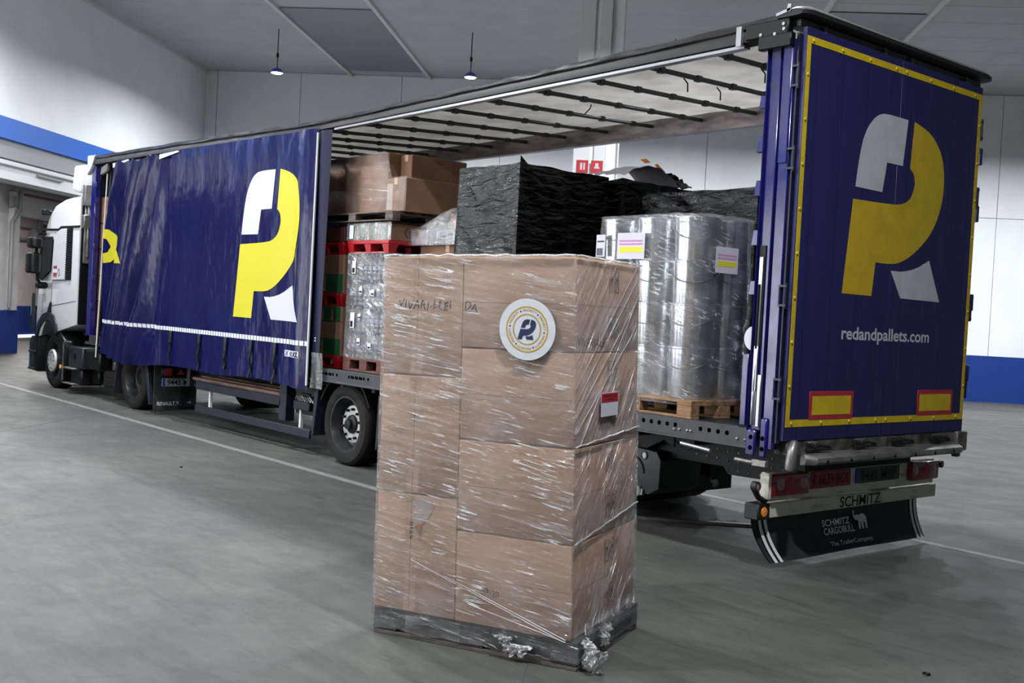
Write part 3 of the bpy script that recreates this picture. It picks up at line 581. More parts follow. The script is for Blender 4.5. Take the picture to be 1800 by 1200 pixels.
# sill, locks and rear step
b = MB(); b.box(-.08, .03, .10, 2.57, .86, .965); b.build('rear_sill', M['grime'], T, bevel=.006)
b = MB(); b.box(-.08, .06, 2.45, 2.62, .80, .965); b.box(-.02, .04, 2.50, 2.56, .745, .80); b.build('sill_end_bracket', M['grime'], T, bevel=.01)
b = MB(); b.tube([(.02, .20, .945), (.06, .13, .94), (.075, .10, .90), (.075, .09, .80), (.07, .09, .77)], [.03, .035, .04, .04, .035], 10); b.build('rubber_buffer_bracket', M['alu'], T, label='pale bent guard at the sill corner')
b = MB(); prof = [(.03, .875), (.10, .868), (.135, .845), (.14, .815), (.12, .795), (.03, .79)]
n = 6; ys = [.27, .33, 2.40, 2.46]; vs = []
for y, q in zip(ys, (.4, 1, 1, .4)): vs += [(.03+(x-.03)*q, y, z) for x, z in prof]
b.add(vs, [(i*n+k, i*n+(k+1) % n, (i+1)*n+(k+1) % n, (i+1)*n+k) for i in range(3) for k in range(n)]+[tuple(range(n)), tuple(3*n+k for k in range(n))]); b.build('rear_step', M['alu'], T)
for k in range(7):
    b = MB(); b.lathe([(.0001, .006), (.014, .004), (.014, 0)], (.138, .45+k*.30, .818), 'x', 8); b.build('step_bolt', M['black'], T)
for y in (.40, 1.0, 1.55, 2.12):
    b = MB(); b.box(.03, .055, y-.07, y+.07, .895, .955); L_ = b.build('cam_lock', M['grime'], T, bevel=.006)
    b = MB(); b.tube([(.06, y+.02, .93), (.07, y+.10, .925), (.07, y+.17, .915), (.07, y+.18, .90), (.065, y+.06, .90), (.06, y, .905)], .010, 8, closed=True); b.tube([(.06, y-.1, .935), (.06, y-.03, .925)], .018, 8); b.build('lock_handle', M['darkmetal'], L_)
# chassis
for y in (.62, 1.84):
    b = MB(); b.box(-11.8, -2.0, y, y+.12, .86, .90); b.box(-11.8, -2.0, y, y+.12, .46, .49); b.box(-11.8, -2.0, y+.045, y+.07, .49, .86); b.box(-2.0, -.35, y+.03, y+.09, .62, .90); b.build('chassis_beam', M['chassis'], T, bevel=.004)
b = MB(); x = -12.6
while x < -.3: b.box(x, x+.06, .05, 2.55, .84, .93); x += .62
b.build('cross_member', M['chassis'], T, kind='stuff')
for q in ([(-.25, .60), (-.60, .585), (-.83, .58), (-.91, .67), (-1.03, .70), (-1.19, .745), (-1.25, .715), (-1.39, .79), (-1.39, .885), (-.2, .885)], [(-1.40, .72), (-1.51, .77), (-1.71, .67), (-1.81, .66), (-1.81, .885), (-1.40, .885)]):
    b = MB(); b.prism(q, lambda a, c, d_: Vector((a, d_, c)), .56, .58); b.build('chassis_side_plate', M['chassis'], T, bevel=.003)
b = MB(); b.box(-.25, -.12, .56, 2.04, .70, .885); b.build('rear_cross_plate', M['chassis'], T, bevel=.004)
b = MB()
for i in range(9):
    for j in range(4): b.lathe([(.0001, -.006), (.007, -.005), (.009, 0)], (-1.15+i*.105, .558, .62+j*.07+(.08 if i < 3 else 0)), 'y', 8)
b.build('frame_rivet', M['grime'], T, kind='stuff')
for y in (.62, 1.84):
    b = MB(); b.box(-.34, -.25, y, y+.12, .38, .88); b.build('bumper_hanger', M['chassis'], T, bevel=.006)
b = MB(); b.tube([(-.84, -.01, .85), (-.55, -.02, .83)], .014, 8); b.build('rail_lever', M['aluBright'], T); b = MB(); b.tube([(-.32, -.02, .80), (-.16, -.02, .795)], .016, 8); b.box(-.17, -.05, -.03, .01, .775, .82); b.build('tension_crank', M['alu'], T, bevel=.003)
# light bar
b = MB(); b.box(-.235, -.20, .17, 2.57, .49, .70); b.build('light_bar', M['cream'], T, bevel=.006)
for i, (y0, y1) in enumerate(((.205, .665), (2.13, 2.56))):
    b = MB(); b.box(-.20, -.145, y0, y1, .535, .69); L_ = b.build('tail_lamp', M['lampred'], T, bevel=.012, seg=2)
    s_ = 1 if i == 0 else -1; ym = y0 if i == 0 else y1
    b = MB()
    for dy, rr in ((.10, .05), (.385, .045)): b.lathe([(.0001, .012), (rr*.6, .009), (rr, 0)], (-.145, ym+s_*dy, .625), 'x', 20)
    b.build('clear_lens', M['lampclear'], L_)
    b = MB(); b.add([(-.1435, ym+s_*.14, .545), (-.1435, ym+s_*.29, .545), (-.1435, ym+s_*.245, .66)], [(0, 1, 2)]); b.lathe([(.0001, .010), (.03, .008), (.045, 0)], (-.145, ym+s_*.21, .63), 'x', 18); b.build('reflector_triangle', M['red'], L_)
b = MB(); b.box(-.22, -.15, .165, .20, .52, .71); b.build('lamp_end_plate', M['cream'], T, bevel=.003)
b = MB(); b.tube([(-.2, .2, .50), (-.2, .12, .53), (-.2, .06, .60)], .022, 8); b.lathe([(.0001, .05), (.035, .045), (.035, 0)], (-.2, .05, .62), 'x', 14); b.lathe([(.0001, .05), (.03, .045), (.03, 0)], (-.2, 2.63, .65), 'x', 14); b.build('side_lamp', M['rubber'], T)
b = MB(); b.lathe([(.0001, .008), (.028, 0)], (-.15, .05, .62), 'x', 14); b.lathe([(.0001, .008), (.024, 0)], (-.15, 2.63, .65), 'x', 14); b.build('side_lamp_lens', M['lampclear'], T)
b = MB(); b.box(-.20, -.192, .745, 1.283, .55, .68); P_ = b.build('red_plate', M['plateRed'], T, bevel=.003)
b = MB(); text_on(b, 'R 6639 BCR', .49, .085, lambda a, c: Vector((-.191, .77+a, .573+c)), bold=.008); b.build('plate_lettering', M['black'], P_, smooth=False)
b = MB(); b.box(-.20, -.192, 1.355, 2.005, .555, .675); P_ = b.build('number_plate', M['plateDirty'], T, bevel=.003, label='smudged dark number plate')
b = MB(); text_on(b, '9445 MBP', .53, .085, lambda a, c: Vector((-.191, 1.425+a, .572+c)), bold=.008); b.build('plate_lettering', M['black'], P_, smooth=False)
b = MB(); b.box(-.192, -.190, 1.357, 1.40, .557, .673); b.build('plate_band', M['euroblue'], P_, smooth=False)
# underrun beam and long flap
b = MB(); b.box(-.30, -.19, .245, 2.61, .372, .478); b.build('underrun_beam', M['cream'], T, bevel=.006)
b = MB(); b.box(-.31, -.18, .10, .245, .365, .482); E_ = b.build('beam_end_cap', M['rubber'], T, bevel=.01); b = MB(); b.lathe([(.0001, .008), (.034, .004), (.036, 0)], (-.18, .17, .425), 'x', 20); b.build('orange_lamp', M['orange'], E_)
b = MB(); text_on(b, 'SCHMITZ', .58, .085, lambda a, c: Vector((-.1885, 1.15+a, .380+c)), bold=.014); b.build('beam_lettering', M['black'], T, smooth=False)
fx = lambda v_: -.27+.10*v_*v_
def flap(u_, v_): return Vector((fx(v_)+.01*sin(u_*9), .15+.12*v_**1.5+(2.43-.15-.13*v_**1.5)*u_, .372-.33*v_))
b = MB(); b.grid(flap, 30, 10); b.grid(lambda a, c: flap(a, c)-Vector((.012, 0, 0)), 30, 10); b.build('rear_flap', M['flap'], T)
def fl(y, z, d=.004):
    v_ = min(max((.372-z)/.33, 0), 1); return Vector((fx(v_)+.012+d, y, z))
b = MB()
for y0 in (.20, .265, 2.30, 2.36):
    b = MB()
    for k in range(10):
        za, zb = .365-.032*k, .365-.032*(k+1); s_ = lambda z: .11*((.372-z)/.33)**1.5*(1 if y0 < 1 else -.1)
        b.add([fl(y0+s_(za), za), fl(y0+.035+s_(za), za), fl(y0+.035+s_(zb), zb), fl(y0+s_(zb), zb)], [(0, 1, 2, 3)])
    b.build('flap_stripe', M['flapwhite'], T)
b = MB(); text_on(b, 'SCHMITZ', .38, .052, lambda a, c: fl(1.0+a, .232+c), bold=.014); text_on(b, 'CARGOBULL', .42, .052, lambda a, c: fl(1.01+a, .170+c), bold=.014); b.build('flap_lettering', M['flapwhite'], T, smooth=False); b = MB(); text_on(b, 'The TrailerCompany.', .60, .042, lambda a, c: fl(1.055+a, .078+c), bold=.008); b.build('flap_motto', M['flapwhite'], T, smooth=False)
b = MB(); b.prism(ELE, lambda a, c, d_: fl(1.43+.19*a, .175+.155*c, .004+d_), 0, .0015); b.build('flap_emblem', M['flapwhite'], T, smooth=False)
# wheels
def wheel(parent, x, y, R, wd, kind, side=1, label=None):
    """outer face at y, wheel body extends side*wd inwards"""
    tread = []; n = 7
    prof = [(R*.66, .03), (R*.70, .012), (R*.80, 0), (R*.93, .006), (R*.985, .03)]
    for k in range(n):
        a = .04+(wd-.08)*k/n; q = (wd-.08)/n; prof += [(R, a), (R, a+q*.8), (R-.012, a+q*.82), (R-.012, a+q*.98)]
    prof += [(R, wd-.04), (R*.985, wd-.03), (R*.93, wd-.006), (R*.80, wd), (R*.66, wd-.03)]
    W_ = MB(); W_.lathe([(r_, side*h_) for r_, h_ in prof], (x, y, R), 'y', 48); W_ = W_.build('tyre', M['tyre'], parent)
    c = (x, y, R); b = MB(); Rr = R*.66
    if kind == 'trailer':
        P_ = [(Rr+.012, .03), (Rr+.014, .015), (Rr-.005, .015), (Rr-.02, .05), (Rr-.03, .10), (Rr-.045, .16), (.20, .19), (.19, .17), (.0001, .17)]
    elif kind == 'drive':
        P_ = [(Rr+.012, .03), (Rr+.014, .015), (Rr-.005, .015), (Rr-.03, .06), (Rr-.05, .16), (.20, .20), (.17, .20), (.12, .20), (.0001, .20)]
    else:
        P_ = [(Rr+.012, .03), (Rr+.014, .015), (Rr-.005, .015), (Rr-.02, .05), (Rr-.05, .13), (.215, .10), (.20, .0)]
    b.lathe([(r_, side*h_) for r_, h_ in P_], c, 'y', 40); b.build('rim', M['rim'] if kind != 'front' else M['rim'], W_)
    if kind == 'trailer':
        b = MB(); b.lathe([(.215, side*.165), (.205, side*.115), (.195, side*.11), (.105, side*.11), (.10, side*.16)], c, 'y', 32); b.build('hub_ring', M['silver'], W_)
        b = MB()
        for k in range(10):
            a = 2*pi*k/10+.2; b.lathe([(.016, side*.12), (.016, side*.08), (.010, side*.07), (.0001, side*.068)], (x+.165*cos(a), y, R+.165*sin(a)), 'y', 6)
        b.lathe([(.105, side*.14), (.10, side*.09), (.06, side*.075), (.055, side*.04), (.0001, side*.035)], c, 'y', 24); b.build('hub', M['black'], W_)
    elif kind == 'front':
        b = MB(); b.lathe([(.20, side*.12), (.20, side*-.02), (.19, side*-.035), (.0001, side*-.035)], c, 'y', 36); b.build('wheel_cover', M['silver'], W_)
        b = MB()
        for k in range(10):
            a = 2*pi*k/10; b.disc((x+.145*cos(a), y-side*.036, R+.145*sin(a)), .017, 'y', -side*.003, 10)
        b.build('cover_hole', M['black'], W_)
    else:
        b = MB(); b.lathe([(.13, side*.2), (.12, side*.12), (.09, side*.10), (.0001, side*.09)], c, 'y', 24); b.build('hub', M['black'], W_)
for ax in (-5.67, -4.36, -3.05):
    wheel(T, ax, .05, .4475, .38, 'trailer', 1); wheel(T, ax, 2.55, .4475, .38, 'trailer', -1)
    b = MB(); b.tube([(ax, .3, .4475), (ax, 2.3, .4475)], .065, 12); b.box(ax-.10, ax+.10, .66, .74, .35, .60); b.box(ax-.10, ax+.10, 1.86, 1.94, .35, .60); b.build('axle', M['chassis'], T)
for ax in (-5.67, -4.36, -3.05):
    for y in (.04, 2.16):
        b = MB(); b.lathe([(.53, 0), (.53, .40), (.545, .40), (.545, 0), (.53, 0)], (ax, y, .4475), 'y', 24, a0=radians(25), a1=radians(155)); b.build('mudguard', M['black'], T)
for ax, w_ in ((-6.33, .0), (-5.03, .0)):
    b = MB(); b.hexa([(ax-.015, .05, .25), (ax+.015, .05, .25), (ax+.03, .35, .25), (ax, .35, .25), (ax-.06+.06, .05, .82), (ax+.03+.06, .05, .82), (ax+.1, .35, .82), (ax+.06, .35, .82)]); b.build('wheel_spray_flap', M['bluegrey'], T, bevel=.004)
# small flap with elephant behind the far wheel
b = MB(); b.box(-1.92, -1.90, 1.49, 1.99, .215, .35); FL = b.build('small_flap', M['flap'], T, bevel=.003)
b = MB(); b.box(-1.93, -1.895, 1.48, 2.0, .345, .37); b.build('flap_clamp', M['darkmetal'], T)
b = MB(); b.prism(ELE, lambda a, c, d_: Vector((-1.898+d_, 1.67+.12*a, .235+.10*c)), 0, .001); b.build('flap_emblem', M['flapwhite'], FL, smooth=False)
b = MB(); b.box(-1.97, -1.86, 1.62, 1.86, .35, .9); b.build('flap_post', M['chassis'], T)
# rounded black tank under the rear
b = MB(); b.prism([(-2.35, .30), (-1.60, .30), (-1.49, .36), (-1.48, .60), (-1.53, .67), (-1.72, .68), (-2.35, .68)], lambda a, c, d_: Vector((a, d_, c)), .50, 1.02); TK = b.build('plastic_tank', M['tank'], T, bevel=.035, seg=3)
b = MB(); b.lathe([(.15, -.004), (.14, -.012), (.13, -.004)], (-1.80, .50, .47), 'y', 24, a0=0, a1=pi); b.build('tank_rib', M['darkmetal'], TK)
b = MB(); b.lathe([(.036, 0), (.036, -.012), (.028, -.016), (.026, -.006), (.0001, -.006)], (-1.665, .50, .625), 'y', 18); b.build('tank_plug', M['aluBright'], TK); b = MB(); b.tube([(-1.70, .49, .36), (-1.70, .485, .28)], .018, 8); b.tube([(-1.66, .49, .34), (-1.66, .485, .29)], .012, 8); b.build('drain_tap', M['aluBright'], TK)
b = MB(); b.lathe([(.0001, 1.05), (.36, 1.05), (.42, 1.09), (.42, 1.95), (.36, 2.0), (.0001, 2.0)], (-2.42, 0, .48), 'y', 40); b.build('black_drum', M['black'], T, label='round black drum hanging under the rear frame')
# side guard, planks, posts
for x0, x1, z0, z1 in ((-9.52, -7.2, .50, .60), (-6.86, -6.5, .50, .60), (-9.52, -6.47, .19, .29)):
    b = MB(); b.box(x0, x1, .09, .12, z0, z1); b.build('side_guard', M['bluegrey'], T, bevel=.006)
for x in (-9.15, -6.75):
    b = MB(); b.box(x-.02, x+.02, .12, .16, .2, .6); b.build('guard_post', M['strip'], T, bevel=.004)
b = MB(); b.box(-7.22, -7.05, .10, .22, .33, .80); b.build('guard_hanger', M['bluegrey'], T, bevel=.005)
b = MB(); b.box(-9.95, -9.85, .15, .22, .5, .9); b.build('guard_hanger', M['bluegrey'], T, bevel=.005)
for k in range(6):
    b = MB(); b.box(-9.72+.03*k, -7.2, .13+.115*k, .220+.115*k, .612+.012*(k%2), .65+.018*(k%2)); b.build('stowed_plank', M['plank'], T, bevel=.004)
b = MB(); b.box(-9.6, -7.2, .12, .85, .595, .612); b.build('plank_tray', M['darkmetal'], T)
b = MB(); b.box(-6.9, -6.4, .14, .5, .45, .78); b.box(-6.75, -6.55, .12, .14, .64, .7); b.build('valve_box', M['black'], T, bevel=.01)
b = MB()
for k in range(6): b.tube([(-6.85+.06*k, .12, .62+.02*(k % 3)), (-6.8+.06*k, .10, .66), (-6.75+.06*k, .12, .60)], .012, 6)
b.build('air_line', M['alu'], T)
# landing legs
for y in (.45, 2.0):
    b = MB(); b.box(-10.95, -10.83, y, y+.12, .16, .88); b.box(-11.0, -10.78, y-.06, y+.18, .12, .16); b.build('landing_leg', M['chassis'], T, bevel=.006)
# front bulkhead and posts
b = MB(); b.box(-13.5, -13.46, .02, 2.58, TRZ, 3.86); b.build('bulkhead', M['inner'], T, bevel=.004)
b = MB(); b.box(-13.50, -13.33, -.01, .08, .93, 3.76); b.build('front_post', M['postblue'], T, bevel=.006)
for z in (3.45, 3.2, 2.95, 2.45, 1.95, 1.5):
    b = MB(); b.box(-13.33, -13.28, -.015, .03, z-.04, z+.05); b.build('slat_pocket', M['postblue'], T, bevel=.004)
b = MB(); b.hexa([(-13.62, -.05, 3.62), (-13.46, -.05, 3.72), (-13.46, .02, 3.72), (-13.62, .02, 3.62), (-13.62, -.05, 3.93), (-13.30, -.05, 3.92), (-13.30, .02, 3.92), (-13.62, .02, 3.93)]); b.build('front_corner_cap', M['strip'], T, bevel=.006, label='pale front roof corner cap')
# curtain
def fold_w(x): return min(max((-10.1-x)/1.3, 0), 1)
def curt(x, z):
    zt = rb(x)+.015; k = fold_w(x); zz = (zt-z)
    s_ = x+.30*zz*k
    y = -.045+.010*noise.noise(Vector((x*1.1, z*.5, 0)))+.006*noise.noise(Vector((x*5, z*.8, 4)))*max(0, 1-zz/1.2)
    y += -.02*(1-min((z-.7)/.5, 1))*noise.noise(Vector((x*1.6, 5, 0))) if z < 1.2 else 0
    if k:
        q_ = s_+12.31; p_ = (q_/.60) % 1 if q_ < .6 else ((q_-.6)/.36) % 1; sw = -cos(pi*p_/.76) if p_ < .76 else cos(pi*(p_-.76)/.24)
        y += k*(.01+(.055 if q_ < .47 else .055+.06*min((q_-.47)/.4, 1))*sw*(1+.3*sin(s_*2.3)))*(.55+.45*min(zz/.6, 1))
    lim = -.03+.14*min(max((z-1.12)/.3, 0), 1); y = min(y, lim)
    ke = min(max((x+6.75)/.4, 0), 1); y += -.055*sin(ke*pi)
    return y
cz0 = lambda x: .78+.02*sin(x*2.3)+(-.07 if x < -9.5 else 0)*min((-9.5-x)/1.5, 1)+(.08*min((-11.9-x)/.8, 1) if x < -11.9 else 0)
def ctop(x):
    k = fold_w(x); return rb(x)+.015-k*.055*abs(sin(x*2*pi/.52))
NU = 560
def cg(u_, v_):
    x = -12.80+6.47*u_; x += .20*v_*max(0, 1-u_*4); z = cz0(x)+(ctop(x)-cz0(x))*v_; return Vector((x, curt(x, z), z))
b = MB(); b.grid(cg, NU, 60); CU = b.build('side_curtain', M['navy'], T, label='navy vinyl side curtain bunched at its front end')
def on_curtain(poly_mb, dz=.004):
    poly_mb.v = [(x, curt(x, z)-dz-y, z) for x, y, z in poly_mb.v]; return poly_mb
def cut_fine(mb, step=.06):
    me = bpy.data.meshes.new('tmp'); me.from_pydata(mb.v, [], mb.f); bm = bmesh.new(); bm.from_mesh(me); bm.faces.ensure_lookup_table()
    for ax, rng in ((0, [p[0] for p in mb.v]), (2, [p[2] for p in mb.v])):
        q = min(rng)+step
        st = step if ax == 0 else step*4
        while q < max(rng):
            co = [0, 0, 0]; no = [0, 0, 0]; co[ax] = q; no[ax] = 1
            bmesh.ops.bisect_plane(bm, geom=bm.verts[:]+bm.edges[:]+bm.faces[:], plane_co=co, plane_no=no); q += st
    o = MB(); bm.verts.index_update(); o.add([v.co[:] for v in bm.verts], [tuple(v.index for v in f.verts) for f in bm.faces]); bm.free(); bpy.data.meshes.remove(me); return o
def flatpoly(poly, f):
    m_ = MB(); tri = tessellate_polygon([[Vector((a, c, 0)) for a, c in poly]]); m_.add([f(a, c) for a, c in poly], [tuple(t) for t in tri]); return m_
FC = lambda a, c: (-8.225+1.70*a, 0, 1.525+1.79*c)
m_ = MB()
for pl, mi in ((LOGO_W, 0), (LOGO_L, 0), (LOGO_Y, 1)):
    q = on_curtain(cut_fine(flatpoly(pl, FC)), .004); m_.add(q.v, q.f, mi)
m_.build('curtain_logo', [M['white'], M['yellow']], T, label='white and yellow R-shaped logo on the curtain')
m_ = MB()
A1 = [(-12.68, 2.72), (-12.50, 2.71), (-12.32, 2.62), (-12.23, 2.45), (-12.32, 2.30), (-12.50, 2.21), (-12.68, 2.19), (-12.68, 2.34), (-12.56, 2.36), (-12.48, 2.45), (-12.56, 2.56), (-12.68, 2.58)]
A2 = [(-12.16, 2.72), (-12.05, 2.72), (-12.08, 2.55), (-12.16, 2.45), (-12.08, 2.35), (-12.05, 2.19), (-12.20, 2.19), (-12.33, 2.22), (-12.24, 2.34), (-12.28, 2.46), (-12.24, 2.56)]
for pl in (A1, A2):
    q = on_curtain(cut_fine(flatpoly(pl, lambda a, c: (a, 0, c)), .03), .006); m_.add(q.v, q.f)
m_.build('curtain_lettering', M['yellow'], T)
m_ = MB(); x = -12.76
while x < -6.38:
    z = 1.285+.0*(x); 
    for (xa, xb) in ((x, x+.062),):
        m_.add([(xa, curt(xa, z-.025)-.005, z-.025), (xb, curt(xb, z-.025)-.005, z-.025), (xb, curt(xb, z+.03)-.005, z+.03), (xa, curt(xa, z+.03)-.005, z+.03)], [(0, 1, 2, 3)])
    x += .074
m_.build('reflective_strip', M['doorwhite'], T, label='segmented white reflective strip')
for x, L1, L2 in ((-11.66, .05, .12), (-10.05, .14, .46), (-9.14, .10, .46), (-8.36, .16, .40), (-7.69, .12, .46), (-7.08, .12, .48)):
    y = curt(x, 1.1)-.02; b = MB(); b.box(x-.03, x+.03, y-.014, y+.012, 1.235-L1, 1.26); S_ = b.build('curtain_buckle', M['darkmetal'], T, bevel=.005)
    b = MB(); pts = [(x+.006*sin(k*1.9+x), curt(x, 1.1)-.03-.012*sin(k*1.3+x), 1.235-L1+.02-(L2-L1)*k/7) for k in range(8)]
    for p_, q_ in zip(pts, pts[1:]): b.bar(p_, q_, .046, .012, up=(0, 1, 0))
    b.build('curtain_strap', M['black'], S_)
b = MB(); xa, xb = -6.87, -6.475; z0, z1 = 1.115, 1.19
for i in range(6):
    p0, p1 = xa+(xb-xa)*i/6, xa+(xb-xa)*(i+1)/6
    b.add([(p0, curt(p0, z0)-.005, z0), (p1, curt(p1, z0)-.005, z0), (p1, curt(p1, z1)-.005, z1), (p0, curt(p0, z1)-.005, z1)], [(0, 1, 2, 3)])
G_ = b.build('curtain_tag', M['white'], T)
b = MB(); text_on(b, 'X', .085, .055, lambda a, c: Vector((-6.86+a, curt(-6.86+a, 1.15)-.008, 1.125+c)), bold=.02, shear=.2); text_on(b, '42', .12, .055, lambda a, c: Vector((-6.745+a, curt(-6.745+a, 1.15)-.008, 1.125+c)), bold=.02, shear=.2); b.build('tag_number', M['signblue'], G_, smooth=False)
b = MB(); text_on(b, 'XL', .13, .06, lambda a, c: Vector((-6.615+a, curt(-6.615+a, 1.15)-.008, 1.123+c)), bold=.03, shear=.3); b.build('tag_letters', M['black'], G_, smooth=False)
b = MB(); b.tube([(-6.30, -.075, .82), (-6.33, -.055, 3.66)], .014, 8); b.build('curtain_pole', M['strip'], T, label='pale pole at the open edge of the curtain')
b = MB(); b.grid(lambda u_, v_: Vector((-6.40+.31*u_, -.03+.025*sin(u_*5+v_*2), .86+(3.68-.86)*v_)), 10, 20); b.build('curtain_return', M['navydark'], T)
b = MB(); b.grid(lambda u_, v_: Vector((-6.25+.25*u_, -.06+.012*sin(u_*7+v_*3), .80+.40*v_)), 8, 8); b.build('clear_corner_flap', M['clearflap'], T)
b = MB(); b.grid(lambda u_, v_: Vector((-13.4+4.95*u_, 2.58+.02*sin(u_*60)+.01*noise.noise(Vector((u_*20, v_*3, 0))), .82+2.94*v_)), 160, 12); b.build('far_curtain', M['navy'], T)
b = MB()
for z in (1.33, 1.36): b.disc((-6.20, -.045, z), .010, 'y', -.004, 8)
b.build('curtain_rivet', M['strip'], T)
b = MB(); b.bar((-12.92, .0, .82), (-12.72, .02, 3.62), .05, .05, up=(0, 1, 0)); b.build('front_curtain_pole', M['black'], T, bevel=.008); b = MB(); b.tube([(-12.98, -.02, .70), (-12.80, -.02, 3.60)], .011, 6); b.build('front_tension_rod', M['strip'], T)
b = MB(); b.hexa([(-12.98, -.07, 3.58), (-12.70, -.07, 3.62), (-12.70, -.02, 3.62), (-12.98, -.02, 3.58), (-12.95, -.07, 3.70), (-12.72, -.07, 3.74), (-12.72, -.02, 3.74), (-12.95, -.02, 3.70)]); b.build('curtain_end_patch', M['grime'], T, bevel=.01)
b = MB()
for x0, x1 in ((-12.6, -11.9), (-11.1, -10.95), (-10.65, -10.05)):
    b.add([(x0, curt(x0, 3.6)-.012, rb(x0)-.09), (x1, curt(x1, 3.66)-.012, rb(x1)-.015), (x1-.05, curt(x1, 3.7)-.012, rb(x1)+.005), (x0, curt(x0, 3.66)-.012, rb(x0)-.02)], [(0, 1, 2, 3)])
b.build('curtain_hem', M['doorwhite'], T, label='pale curtain hem showing between the folds')
# ------------------------------------------------------------------ tractor unit
K = empty('tractor_truck', (-13.8, 1.3, 0), 'white lorry tractor with tall cab at the far left, coupled to the trailer', 'truck')
cy0, cy1 = .05, 2.55
arch_ = [(-15.12, 1.0), (-15.14, 1.08), (-15.28, 1.20), (-15.51, 1.245), (-15.75, 1.20), (-15.95, 1.08), (-16.09, .90)]
SIL = [(-14.15, 1.165)]+arch_+[(-16.46, .87), (-16.47, 1.25), (-16.44, 1.63), (-16.34, 1.85), (-16.18, 2.36), (-16.04, 2.74), (-15.95, 2.88), (-15.79, 3.07), (-15.42, 3.23), (-14.98, 3.30), (-14.34, 3.33), (-14.15, 3.33)]
# body lofted across the width so that the front corners are rounded
def cab_x(x, y):
    t_ = min((y-cy0), (cy1-y)); q = max(0, 1-t_/.35); front = max(0, (-15.2-x)/1.3); return x+q*q*.30*front-(.22*(1-q*q))*front*.6
b = MB(); ysec = [cy0+.02, cy0, cy0+.05, cy0+.15, cy0+.35, 1.3, cy1-.35, cy1-.15, cy1-.05, cy1, cy1-.02][1:-1]; n = len(SIL); vs = []
for y in ysec:
    for x, z in SIL: vs.append((cab_x(x, y), y, z-(.04 if z > 3.0 and (y < .1 or y > 2.5) else 0)))
fs = [(i*n+k, i*n+(k+1) % n, (i+1)*n+(k+1) % n, (i+1)*n+k) for i in range(len(ysec)-1) for k in range(n)]
tri = tessellate_polygon([[Vector((a, c, 0)) for a, c in SIL]]); fs += [tuple(t) for t in tri]+[tuple((len(ysec)-1)*n+i for i in t) for t in tri]
b.add(vs, fs); CB = b.build('cab', M['cabwhite'], K, bevel=.012, seg=2)
side = lambda pts, d0=-.004, d1=.0, mb=None: (mb or MB()).prism(pts, lambda a, c, d_: Vector((a, cy0+d_, c)), d0, d1)
side([(-15.98, 2.66), (-15.45, 2.65), (-15.42, 2.60), (-15.48, 2.07), (-15.98, 1.90), (-16.12, 1.95), (-16.14, 2.02)], -.006).build('side_window', M['glass'], CB)
m_ = MB()
win = [(-15.98, 2.66), (-15.45, 2.65), (-15.42, 2.60), (-15.48, 2.07), (-15.98, 1.90), (-16.12, 1.95), (-16.14, 2.02)]
m_.tube([(a, cy0-.006, c) for a, c in win], .016, 6, closed=True); m_.build('window_seal', M['black'], CB)
m_ = MB(); m_.tube([(a, cy0-.002, c) for a, c in [(-15.98, 2.80), (-15.15, 2.78), (-15.05, 2.82), (-14.15, 2.81)]], .020, 6); m_.tube([(-16.06, cy0+.03, 2.74), (-15.93, cy0+.02, 2.90)], .03, 6); m_.build('roof_seam', M['black'], CB)
m_ = MB(); m_.tube([(a, cy0-.0, c) for a, c in [(-15.33, 2.74), (-15.40, 1.85), (-15.43, 1.45), (-15.35, 1.28)]], .006, 6); m_.tube([(a, cy0, c) for a, c in [(-15.38, 1.89), (-14.68, 1.90)]], .006, 6); m_.tube([(-15.40, cy0, 1.45), (-14.20, cy0, 1.56)], .006, 6); m_.build('door_gap', M['joint'], CB)
side([(-15.32, 2.70), (-15.06, 2.78), (-14.72, 2.78), (-14.72, 1.92), (-15.37, 1.90)], -.02).build('side_locker_panel', M['cabwhite'], CB, bevel=.006)
m_ = MB(); m_.box(-14.70, -14.46, cy0-.02, cy0, 1.91, 2.79); m_.build('side_grille', M['black'], CB)
m_ = MB()
for k in range(22): m_.hexa([(-14.70, cy0-.03, 1.93+.039*k), (-14.47, cy0-.03, 1.935+.039*k), (-14.47, cy0-.02, 1.935+.039*k), (-14.70, cy0-.02, 1.93+.039*k), (-14.70, cy0-.03, 1.945+.039*k), (-14.47, cy0-.03, 1.95+.039*k), (-14.47, cy0-.02, 1.95+.039*k), (-14.70, cy0-.02, 1.945+.039*k)])
m_.build('grille_slat', M['darkmetal'], CB, kind='stuff')
m_ = MB(); m_.box(-15.30, -15.12, cy0-.024, cy0-.020, 1.96, 2.14); m_.build('cab_notice', M['paper'], CB); m_ = MB(); m_.box(-15.30, -15.12, cy0-.026, cy0-.022, 2.10, 2.15); m_.box(-15.30, -15.12, cy0-.026, cy0-.022, 1.965, 2.03); m_.build('notice_print', mat('dull_red_print', (140, 50, 70), .6), CB)
m_ = MB(); m_.tube([(-15.02+.05*cos(a*pi/6), cy0-.022, 2.04+.06*sin(a*pi/6)) for a in range(12)], .005, 5, closed=True); m_.build('cab_emblem', M['grime2'], CB)
side([(-15.55, 1.38), (-15.44, 1.52), (-15.38, 1.50), (-15.40, 1.34), (-15.50, 1.24), (-15.62, 1.24)], -.02).build('door_handle', M['black'], CB, bevel=.005)
m_ = MB(); A_ = [(-15.02, .98)]+[(a-0, c) for a, c in arch_]; q = [(x*1.0, z) for x, z in arch_]
outer = [(-15.02, 1.0), (-15.05, 1.14), (-15.22, 1.29), (-15.51, 1.345), (-15.80, 1.29), (-16.03, 1.14), (-16.18, .90)]
inner = [(-15.12, .93), (-15.16, 1.05), (-15.30, 1.16), (-15.51, 1.195), (-15.74, 1.16), (-15.93, 1.05), (-16.06, .87)]
